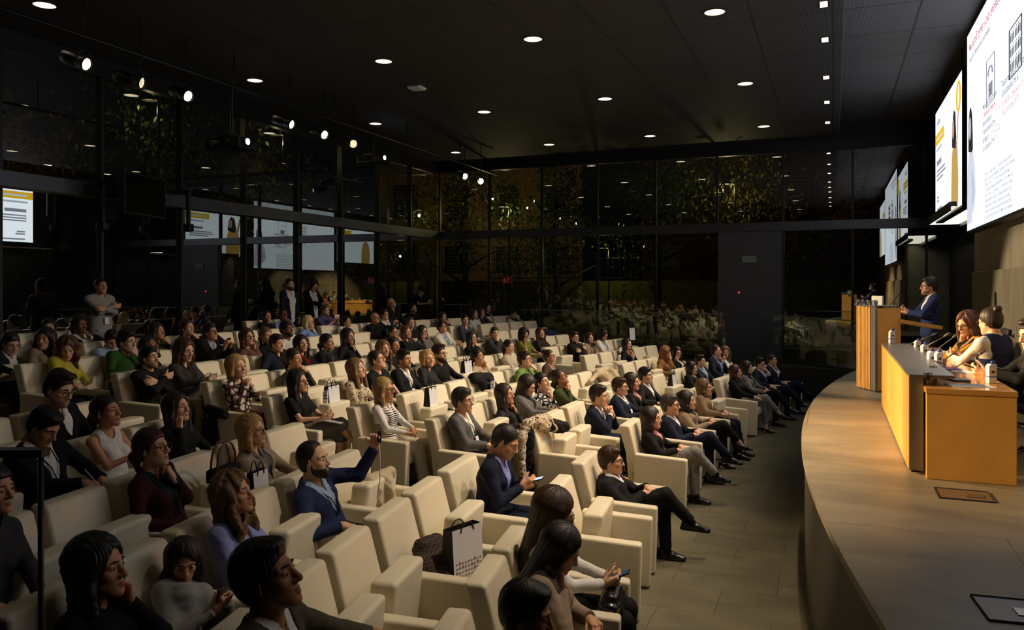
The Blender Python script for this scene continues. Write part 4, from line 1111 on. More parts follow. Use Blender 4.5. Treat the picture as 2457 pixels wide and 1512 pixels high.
fine = ['*Diferencia de medias, población ITT de carácter de eficacia al hacerlo', 'IMC: Índice de masa corporal. Mounjaro® permitida en la cintura, tratamiento', 'con IMC ≥ 30 kg/m² o ≥ 27 kg/m² con al menos una comorbilidad', '1. Ficha técnica de tirzepatida. 2. Jastreboff AM y cols. N Engl J Med 2022',
        '(OMS), 3. Aronne LJ y cols. JAMA 2024; 331(1):38-48. Fecha de consulta', 'Sociedad Española para el Estudio de la Obesidad, accesible en la web', 'en pacientes adultos con obesidad o sobrepeso, datos en la semana 72', 'Disponible en: https://www.ema.europa.eu/en/medicines/human/EPAR', 'Fecha de última consulta: diciembre de 2024. Material para profesionales']
line('\n'.join(fine), 2364, 424, .075, I_mid, 'footnotes', .9, 1.05)
def rect_line(name, u0, v0, u1, v1, m):
    a0, b0 = at(u0, v0); a1, b1 = at(u1, v1)
    mb = MB(); P = []
    mb.tube([(-.01, hw - a, b) for a, b in ((a0, b0), (a1, b0), (a1, b1), (a0, b1), (a0, b0))], .006, 4); mb.build(name, m, tb); return a0, b0, a1, b1
a0, b0 = at(2370, 165); 
def icon_box(a0, a1, b0, b1):
    mb = MB(); mb.tube([(-.01, hw - a, b) for a, b in ((a0, b0), (a1, b0), (a1, b1), (a0, b1), (a0, b0))], .007, 4); return mb
a0, b1 = at(2369, 150); a1 = a0 + .62; b0 = b1 - .66
mb = icon_box(a0, a1, b0, b1); c = (a0 + a1)/2
mb.tube([(-.01, hw - c - x, b0 + y) for x, y in oval(0, .40, .17, .13, 20, 0, math.pi)], .012, 4)
mb.box((-.012, hw - c - .15, b0 + .10), (-.008, hw - c + .15, b0 + .30)); mb.build('scale_icon', I_mid, tb)
text_obj('lettering', 'kg', .09, I_dark, (-.014, hw - c + .05, b0 + .17), TROT, tb)
a0, b1 = at(2424, 75); a1 = a0 + .72; b0 = b1 - .62
mb = icon_box(a0, a1, b0, b1)
for r_ in range(3):
    for q_ in range(7):
        x = a0 + .09 + q_*.09; y = b0 + .08 + r_*.18
        mb.box((-.012, hw - x - .016, y), (-.008, hw - x + .016, y + .10)); mb.add([(-.012, hw - x + .018*math.cos(s_), y + .125 + .018*math.sin(s_)) for s_ in np.linspace(0, 2*math.pi, 8, endpoint=False)], [tuple(range(8))])
mb.build('people_icon', I_dark, tb)
ba = .10
poly('portrait_body', [(0.02, .10), (.0, .55), (.05, 1.05), (.22, 1.32), (.42, 1.36), (.62, 1.22), (.80, .95), (.88, .55), (.74, .30), (.55, .25), (.52, .10)], I_pale)
poly('portrait_hair', [(.15, 1.30), (.16, 1.75), (.28, 1.98), (.42, 2.0), (.54, 1.85), (.60, 1.5), (.62, 1.28), (.50, 1.24), (.3, 1.28)], I_hair, .0095)
poly('portrait_face', oval(.32, 1.66, .12, .19), I_light, .011)
poly('portrait_arm', [(.45, .95), (.55, .92), (.74, .62), (.60, .40), (.48, .42), (.60, .62)], I_light, .0095)
ts, at, line, poly, H, hw = screen('smaller bright slide screen with yellow stripe beyond the large screen', 19.75, 15.95, 4.10, 6.46)
poly('yellow_stripe', [(0, 1.62), (1.45, 1.62), (1.45, 1.86), (0, 1.86)], I_yel)
def text_bars(name, rows, m):
    for x, y, w, hgt in rows: poly(name, [(x, y), (x + w, y), (x + w, y + hgt), (x, y + hgt)], m, .010)
text_bars('text_line', [(.22, 1.70, 1.0, .07)], I_pale)
text_bars('text_line', [(.3, 2.02, .55, .10), (.3, 2.14, .4, .03), (.2, 1.48, .9, .06)], I_light)
text_bars('text_line', [(.25, 1.16, .8, .11), (.25, 1.02, 1.35, .045), (.25, .93, 1.45, .045), (.25, .84, 1.1, .045), (.3, .46, .3, .05), (.3, .38, .35, .05), (.3, .20, .9, .05)], I_mid)
poly('portrait_body', [(2.5, 0), (2.52, .5), (2.6, 1.0), (2.75, 1.25), (3.1, 1.3), (3.35, 1.05), (3.45, .5), (3.4, 0)], I_ochre)
poly('portrait_hair', [(2.62, 1.2), (2.68, 1.65), (2.86, 1.86), (3.08, 1.78), (3.2, 1.3), (3.1, 1.1)], I_hair, .0095)
poly('portrait_face', oval(2.80, 1.52, .12, .19), I_skin, .011)
poly('raised_arm', [(3.1, .9), (3.3, 1.0), (3.5, 1.7), (3.4, 1.75), (3.25, 1.35)], I_skin, .0095)
mb = MB(); mb.tube([(-.01, hw - a, b) for a, b in oval(3.52, 1.98, .2, .26, 28) + [oval(3.52, 1.98, .2, .26, 28)[0]]], .02, 4); mb.build('yellow_ring', I_yel, ts)
tr, at, line, poly, H, hw = screen('third slide screen beyond the large screen on the camera side', 8.3, 4.4, 4.10, 6.46)
poly('yellow_stripe', [(0, 1.62), (1.45, 1.62), (1.45, 1.86), (0, 1.86)], I_yel)
poly('portrait_body', [(2.5, 0), (2.52, .5), (2.6, 1.0), (2.75, 1.25), (3.1, 1.3), (3.35, 1.05), (3.45, .5), (3.4, 0)], I_ochre)
# louvred lamp behind the screens' lower edge
t = thing('louvre_lamp', 'long louvred lamp behind the lower edge of the slide screens', 'ceiling light', (2.36, 18.8, 4.10))
mb = MB(); mb.box((-.36, -2.3, .03), (.36, 2.3, .12)); mb.box((-.38, -2.3, -.05), (-.36, 2.3, .12)); mb.box((.36, -2.3, -.05), (.38, 2.3, .12)); mb.build('housing', M_black, t)
mb = MB(); mb.box((-.34, -2.25, .02), (.34, 2.25, .03)); mb.build('diffuser', emis('louvre_glow', (1.0, .93, .78, 1), 4.0), t)
mb = MB()
for i in range(24): y = -2.25 + i*.195; mb.box((-.34, y - .045, .0185), (.34, y + .045, .0198))
mb.build('louvre', M_dark, t)

# ---------------------------------------------------------------- panel table, lectern and what stands on them
def slats(mb, y0, y1, z0, z1, x0, depth=.012, pitch=.034, gap=.009):
    n = int((y1 - y0)/pitch)
    for i in range(n): a = y0 + (y1 - y0)*i/n; mb.box((x0 - depth, a, z0), (x0, a + (y1 - y0)/n - gap, z1))
t = thing('panel_front_screen', 'long slatted honey wood front with grey metal shelf before the panelists', 'table front', (.60, 8.95, ZST))
mb = MB(); mb.box((-.02, -1.90, .03), (.05, 1.90, .755)); mb.build('core_board', M_wood, t)
mb = MB(); slats(mb, -1.90, 1.90, .025, .76, -.02, .022, .048, .016); mb.build('slat_panel', M_wood, t)
mb = MB(); mb.rbox((-.045, -1.93, .76), (.28, 1.93, .785), .006, 2); mb.build('metal_shelf', M_steel, t)
mb = MB(); mb.box((-.04, -1.93, .03), (.06, -1.90, .76)); mb.build('metal_end', M_steel, t)
mb = MB(); mb.box((-.02, -1.86, 0), (.04, 1.86, .03)); mb.build('plinth', M_black, t)
t = thing('panel_table', 'honey wood panel table with closed near end and glossy top', 'table', (.965, 9.2, ZST))
mb = MB(); mb.rbox((-.305, -2.34, .655), (.305, 2.34, .70), .006, 2); mb.build('tabletop', M_woodtop, t)
for y in (-2.33, 2.28):
    mb = MB(); mb.rbox((-.30, y, 0), (.30, y + .05, .655), .006, 2); mb.build('end_panel', M_wood, t)
mb = MB(); mb.box((-.29, -2.2, .3), (-.26, 2.2, .655)); mb.build('modesty_panel', M_wood, t)
ZT = ZST + .70
def on_table(u, v, z=ZT): return on_z(u, v, z)
# gooseneck microphones
def mic(label, u, v, hu, hv, dx=.30):
    b = on_table(u, v); t = thing('gooseneck_microphone', label, 'microphone', b, 0, None)
    h_ = on_x(hu, hv, b[0] + dx) - b
    mb = MB(); mb.lathe([(.05, 0), (.05, .012), (.03, .022), (.012, .03)], 16); mb.build('base', M_steel, t, True)
    P = [np.array((0, 0, .02)), np.array((h_[0]*.12, h_[1]*.12, h_[2]*.22)), h_*.55 + np.array((0, 0, h_[2]*.05)), h_*.9]
    mb = MB(); mb.tube(P, .0055, 6); mb.build('neck', M_steel, t, True)
    mb = MB(); mb.tube([h_*.88, h_*.93, h_, h_*1.06], [.009, .013, .013, .009], 8); mb.build('capsule', mat('mic_head', srgb(96, 88, 80), .5), t, True)
mic('gooseneck microphone nearest the lectern on the panel table', 2178, 831, 2244, 801)
mic('gooseneck microphone second from the lectern on the panel table', 2197, 852, 2274, 802)
mic('gooseneck microphone third from the lectern before the ochre jacket', 2221, 866, 2295, 803)
mic('gooseneck microphone in front of the white sleeve', 2248, 884, 2332, 817)
mic('gooseneck microphone nearest the closed end of the panel table', 2273, 899, 2359, 844)
M_carton = mat('carton_white', srgb(226, 226, 226), .5); M_cap = mat('carton_blue', srgb(24, 44, 140), .4)
def carton(label, pos, rz=.3, h=.17):
    t = thing('water_carton', label, 'water carton', pos, rz)
    mb = MB(); w = .030
    mb.rbox((-w, -w, 0), (w, w, h*.80), .004, 1); mb.add([(-w, -w, h*.8), (w, -w, h*.8), (w, w, h*.8), (-w, w, h*.8), (-w*.4, -w, h*.92), (w, -w, h*.92), (w, w, h*.92), (-w*.4, w, h*.92)], [(0,1,5,4),(1,2,6,5),(2,3,7,6),(3,0,4,7),(4,5,6,7)]); mb.build('carton', M_carton, t)
    mb = MB(); mb.lathe([(.017, h*.92), (.017, h*1.05), (.014, h*1.06)], 12, mat=Matrix.Translation((.012, 0, 0))); mb.build('cap', M_cap, t, True)
    mb = MB(); mb.box((-w - .001, -w - .001, h*.30), (w + .001, w + .001, h*.36)); mb.build('printed_band', mat('print_blue', srgb(80, 130, 190), .5), t)
    mb = MB(); mb.box((-.012, -w - .0015, h*.5), (.012, -w, h*.62)); mb.build('printed_mark', mat('print_dark', srgb(60, 40, 50), .5), t)
for u, v, l in ((2201, 850, 'water carton with blue cap farthest along the panel table'), (2218, 862, 'water carton with blue cap, second of the far pair on panel table'), (2234, 882, 'water carton between two microphones on the panel table, left one'), (2252, 884, 'water carton between two microphones on the panel table, right one'), (2378, 920, 'large white water carton with blue cap near the closed table end')):
    carton(l, on_table(u, v))
carton('water carton with blue cap on the low shelf beside the lectern', on_z(2140, 824, ZST + .786))
def sheet(name, label, cat, c, w, l, rz, m, z=0, tilt=0, n=1, th=.002):
    t = MB(); t.box((-w/2, -l/2, 0), (w/2, l/2, th*n)); o = t.build(name, m); o.location = (c[0], c[1], c[2] + z); o.rotation_euler = (0, tilt, rz); return tag(o, label, cat)
M_paper = mat('paper', srgb(226, 226, 224), .7)
sheet('paper_sheet', 'white printed sheets lying near the closed table end', 'paper', on_table(2330, 926), .30, .21, .2, M_paper)
sheet('paper_sheet', 'white sheets under the white sleeved arm on the panel table', 'paper', on_table(2316, 893), .21, .30, .5, M_paper)
sheet('notebook', 'purple notebook on the panel table before the microphone', 'notebook', on_table(2277, 886), .15, .21, .3, mat('purple_cover', srgb(140, 70, 190), .5), n=5)
sheet('paper_sheet', 'white folder before the ochre jacket on the table', 'paper', on_table(2262, 846) , .22, .30, .1, M_paper, n=4)
def tumbler(label, pos):
    mb = MB(); mb.lathe([(.028, 0), (.033, .10), (.031, .10), (.026, .006), (0.001, .006)], 16); o = mb.build('tumbler', glass_mat('tumbler_glass', (.9, .92, .92, 1), .08) if 'tumbler_glass' not in MATS else MATS['tumbler_glass'], None, True); o.location = pos; tag(o, label, 'glass')
tumbler('clear drinking glass at the metal shelf end of the table', on_table(2228, 925)); tumbler('clear drinking glass left of the paired water cartons', on_table(2240, 906))
sheet('keyboard', 'flat black keyboard lying in front of near microphone', 'keyboard', on_table(2290, 911), .12, .30, .3, mat('keyboard_black', srgb(24, 24, 26), .4), n=6)
# lectern
ang = math.atan2(-.917, .4)
t = thing('lectern', 'tall slatted honey wood lectern with grey metal side on stage', 'lectern', (.415, 12.565, ZST), ang)
mb = MB(); mb.box((-.22, .03, .02), (.34, .36, 1.18)); mb.build('body', M_wood, t)
mb = MB()
for i in range(10): a = -.215 + i*.043; mb.box((a, -.008, .02), (a + .027, .03, 1.20))
mb.build('slat_panel', M_wood, t)
mb = MB(); mb.box((.215, -.004, .02), (.345, .03, 1.20)); mb.build('metal_edge', M_steel, t)
mb = MB(); mb.rbox((-.24, -.02, 1.20), (.36, .30, 1.22), .005, 2); mb.build('top_plate', M_steel, t)
mb = MB(); mb.box((.0, .33, .98), (.36, .95, 1.03), mat=Matrix.Translation((0, .33, 1.0)) @ Matrix.Rotation(-.16, 4, 'X') @ Matrix.Translation((0, -.33, -1.0))); mb.build('desk_board', M_wood, t)
mb = MB(); mb.box((-.2, .05, 0), (.32, .34, .02)); mb.build('plinth', M_black, t)
t = thing('lectern_microphone', 'thin black gooseneck microphone standing on the lectern', 'microphone', (.72, 12.52, ZST + 1.02))
mb = MB(); mb.tube([(0, 0, 0), (.01, -.0, .12), (.06, -.02, .24), (.13, -.03, .33)], .006, 6); mb.build('neck', M_black, t, True)
mb = MB(); mb.tube([(.13, -.03, .33), (.16, -.035, .36)], [.012, .010], 8); mb.build('capsule', M_black, t, True)
mb = MB(); mb.lathe([(.05, 0), (.045, .015)], 14); mb.build('base', M_black, t, True)
t = thing('monitor', 'small white backed monitor standing on the lectern', 'monitor', (.60, 12.75, ZST + 1.02), ang)
mb = MB(); mb.rbox((-.16, -.012, .10), (.16, .012, .33), .01); mb.build('casing', mat('monitor_white', srgb(210, 204, 190), .5), t, True)
mb = MB(); mb.box((-.02, -.01, .01), (.02, .01, .11)); mb.box((-.09, -.06, 0), (.09, .06, .012)); mb.build('stand', M_dark, t)
# glasses on the lectern top
for i in range(5):
    q = np.array((.32 + .06*i, 12.72 - .085*i, ZST + 1.22)); tumbler('small upturned glass, one of a row on the lectern top', q); bpy.context.scene.objects  # row of glasses
for o in [o for o in bpy.data.objects if o.get('label') == 'small upturned glass, one of a row on the lectern top']: o['group'] = 'glasses on the lectern top'; o.scale = (.9, .9, .7)
# stage floor boxes
def floor_box(label, u, v, w, l, rz, lid):
    p = on_z(u, v, ZST); t = thing('floor_box', label, 'floor box', p, rz)
    mb = MB(); mb.box((-w/2, -l/2, 0), (w/2, l/2, .004)); mb.build('cover_plate', lid, t)
    mb = MB()
    for a in (((-w/2, -l/2), (w/2, -l/2)), ((w/2, -l/2), (w/2, l/2)), ((w/2, l/2), (-w/2, l/2)), ((-w/2, l/2), (-w/2, -l/2))): mb.tube([(a[0][0], a[0][1], .004), (a[1][0], a[1][1], .004)], .006, 4)
    mb.build('rim', M_dark, t)
    mb = MB(); mb.box((w/2 - .16, -l*.2, .004), (w/2 - .05, l*.1, .008)); mb.build('cable_flap', M_steel, t)
floor_box('brown floor box cover in the stage before the panel table', 2313, 1189, .34, .30, 0, mat('box_brown', srgb(124, 96, 66), .5))
floor_box('metal rimmed floor box at the lower right of the stage', 2440, 1468, .30, .30, .1, mat('box_grey', srgb(96, 92, 80), .4))
# office chairs of the panel
def office_chair(label, x, y, rz):
    t = thing('office_chair', label, 'office chair', (x, y, ZST), rz)
    bk = mat('mesh_black', srgb(20, 20, 22), .7); ch = mat('chrome', srgb(190, 190, 192), .12, 1.0)
    mb = MB(); mb.rbox((-.22, -.24, .42), (.26, .24, .48), .025); mb.build('seat', bk, t, True)
    mb = MB(); mb.rbox((-.27, -.23, .50), (-.22, .23, .98), .02, warp=lambda V: V + np.stack([-.12*(V[:, 2] - .5), 0*V[:, 0], 0*V[:, 0]], 1)); mb.build('backrest', bk, t, True)
    mb = MB(); mb.tube([(0, 0, .06), (0, 0, .42)], .028, 8); mb.build('gas_column', ch, t, True)
    for i in range(5):
        a = i*2*math.pi/5; mb = MB(); mb.tube([(0, 0, .09), (.28*math.cos(a), .28*math.sin(a), .06)], [.022, .014], 6); mb.build('leg', ch, t, True)
        mb = MB(); v, q = ball((.29*math.cos(a), .29*math.sin(a), .026), (.026, .026, .026), 8); mb.add(v, [tuple(r) for r in q]); mb.build('caster', M_black, t, True)
    for s_ in (-1, 1): mb = MB(); mb.tube([(-.05, s_*.24, .44), (-.05, s_*.29, .50), (-.02, s_*.29, .66), (.22, s_*.29, .67), (.26, s_*.29, .60)], .014, 6); mb.build('armrest', ch, t, True)
office_chair('black office chair under the person in ochre jacket', 1.62, 11.05, math.pi); office_chair('black office chair under the person in dark waistcoat', 1.60, 9.45, math.pi); office_chair('black office chair with chrome arms at the right picture edge', 1.66, 7.95, math.pi + .15)
# ---------------------------------------------------------------- auditorium armchairs
def back_warp(V):
    V = V.copy(); z = V[:, 2]; V[:, 0] += -.27*(z - .42) - .015*np.cos(V[:, 1]*5)*(z > .3); return V
_chair = {}
def chair_parts(w):
    if w in _chair: return _chair[w]
    bw = w - .085; P = {}
    def me(fn, m=M_cream, smooth=True):
        mb = MB(); fn(mb); o = mb.build('tmp', m, None, smooth); d = o.data; bpy.data.objects.remove(o); return d
    P['backrest'] = me(lambda b: b.rbox((-.19, -bw/2, .40), (-.055, bw/2, .965), .028, 3, warp=back_warp))
    P['back_shell'] = me(lambda b: b.rbox((-.205, -bw/2 + .03, .10), (-.13, bw/2 - .03, .62), .02, 2, warp=lambda V: V + np.stack([-.25*(np.maximum(V[:, 2], .42) - .42), 0*V[:, 0], 0*V[:, 0]], 1)))
    P['piping'] = me(lambda b: b.tube([(-.085, -bw/2 + .022, .45), (-.212, -bw/2 + .022, .93), (-.222, 0, .945), (-.212, bw/2 - .022, .93), (-.085, bw/2 - .022, .45)], .004, 5, cap=False), M_creamd)
    cw = w - .135
    P['down'] = me(lambda b: b.rbox((-.06, -cw/2, .32), (.46, cw/2, .465), .035, 3, warp=lambda V: V + np.stack([0*V[:, 0], 0*V[:, 0], .05*(V[:, 0] - .2)], 1)))
    P['up'] = me(lambda b: b.rbox((-.03, -cw/2, .34), (.14, cw/2, .80), .035, 3, warp=lambda V: V + np.stack([.10*(V[:, 2] - .34), 0*V[:, 0], .0*V[:, 0]], 1)))
    P['arm'] = me(lambda b: b.rbox((-.13, -.055, .012), (.50, .055, .635), .024, 3, warp=lambda V: V + np.stack([.03*(V[:, 2] - .3), 0*V[:, 0], .045*(.2 - V[:, 0])*(V[:, 2] > .3)], 1)))
    P['pedestal'] = me(lambda b: b.rbox((-.02, -.14, .045), (.27, .14, .33), .015, 2))
    P['foot'] = me(lambda b: b.box((-.01, -.13, .0), (.26, .13, .046)), M_black, False)
    _chair[w] = P; return P
def add_chair(k, Y, w, folded, label, group=None, far_arm=False, dz=0, X=None):
    w = round(w/.03)*.03; P = chair_parts(w); X = row_x(k, Y) if X is None else X
    t = thing('auditorium_armchair', label, 'armchair', (X, Y, row_z(k) + dz), row_face(k, Y), group)
    b = link('backrest', P['backrest'], t); link('piping', P['piping'], b); link('back_shell', P['back_shell'], t)
    link('seat_cushion', P['up' if folded else 'down'], t)
    a = link('armrest', P['arm'], t, (0, -w/2, 0))
    if far_arm: link('armrest', P['arm'], t, (0, w/2, 0))
    q = link('pedestal', P['pedestal'], t); link('foot', P['foot'], q)
    return t
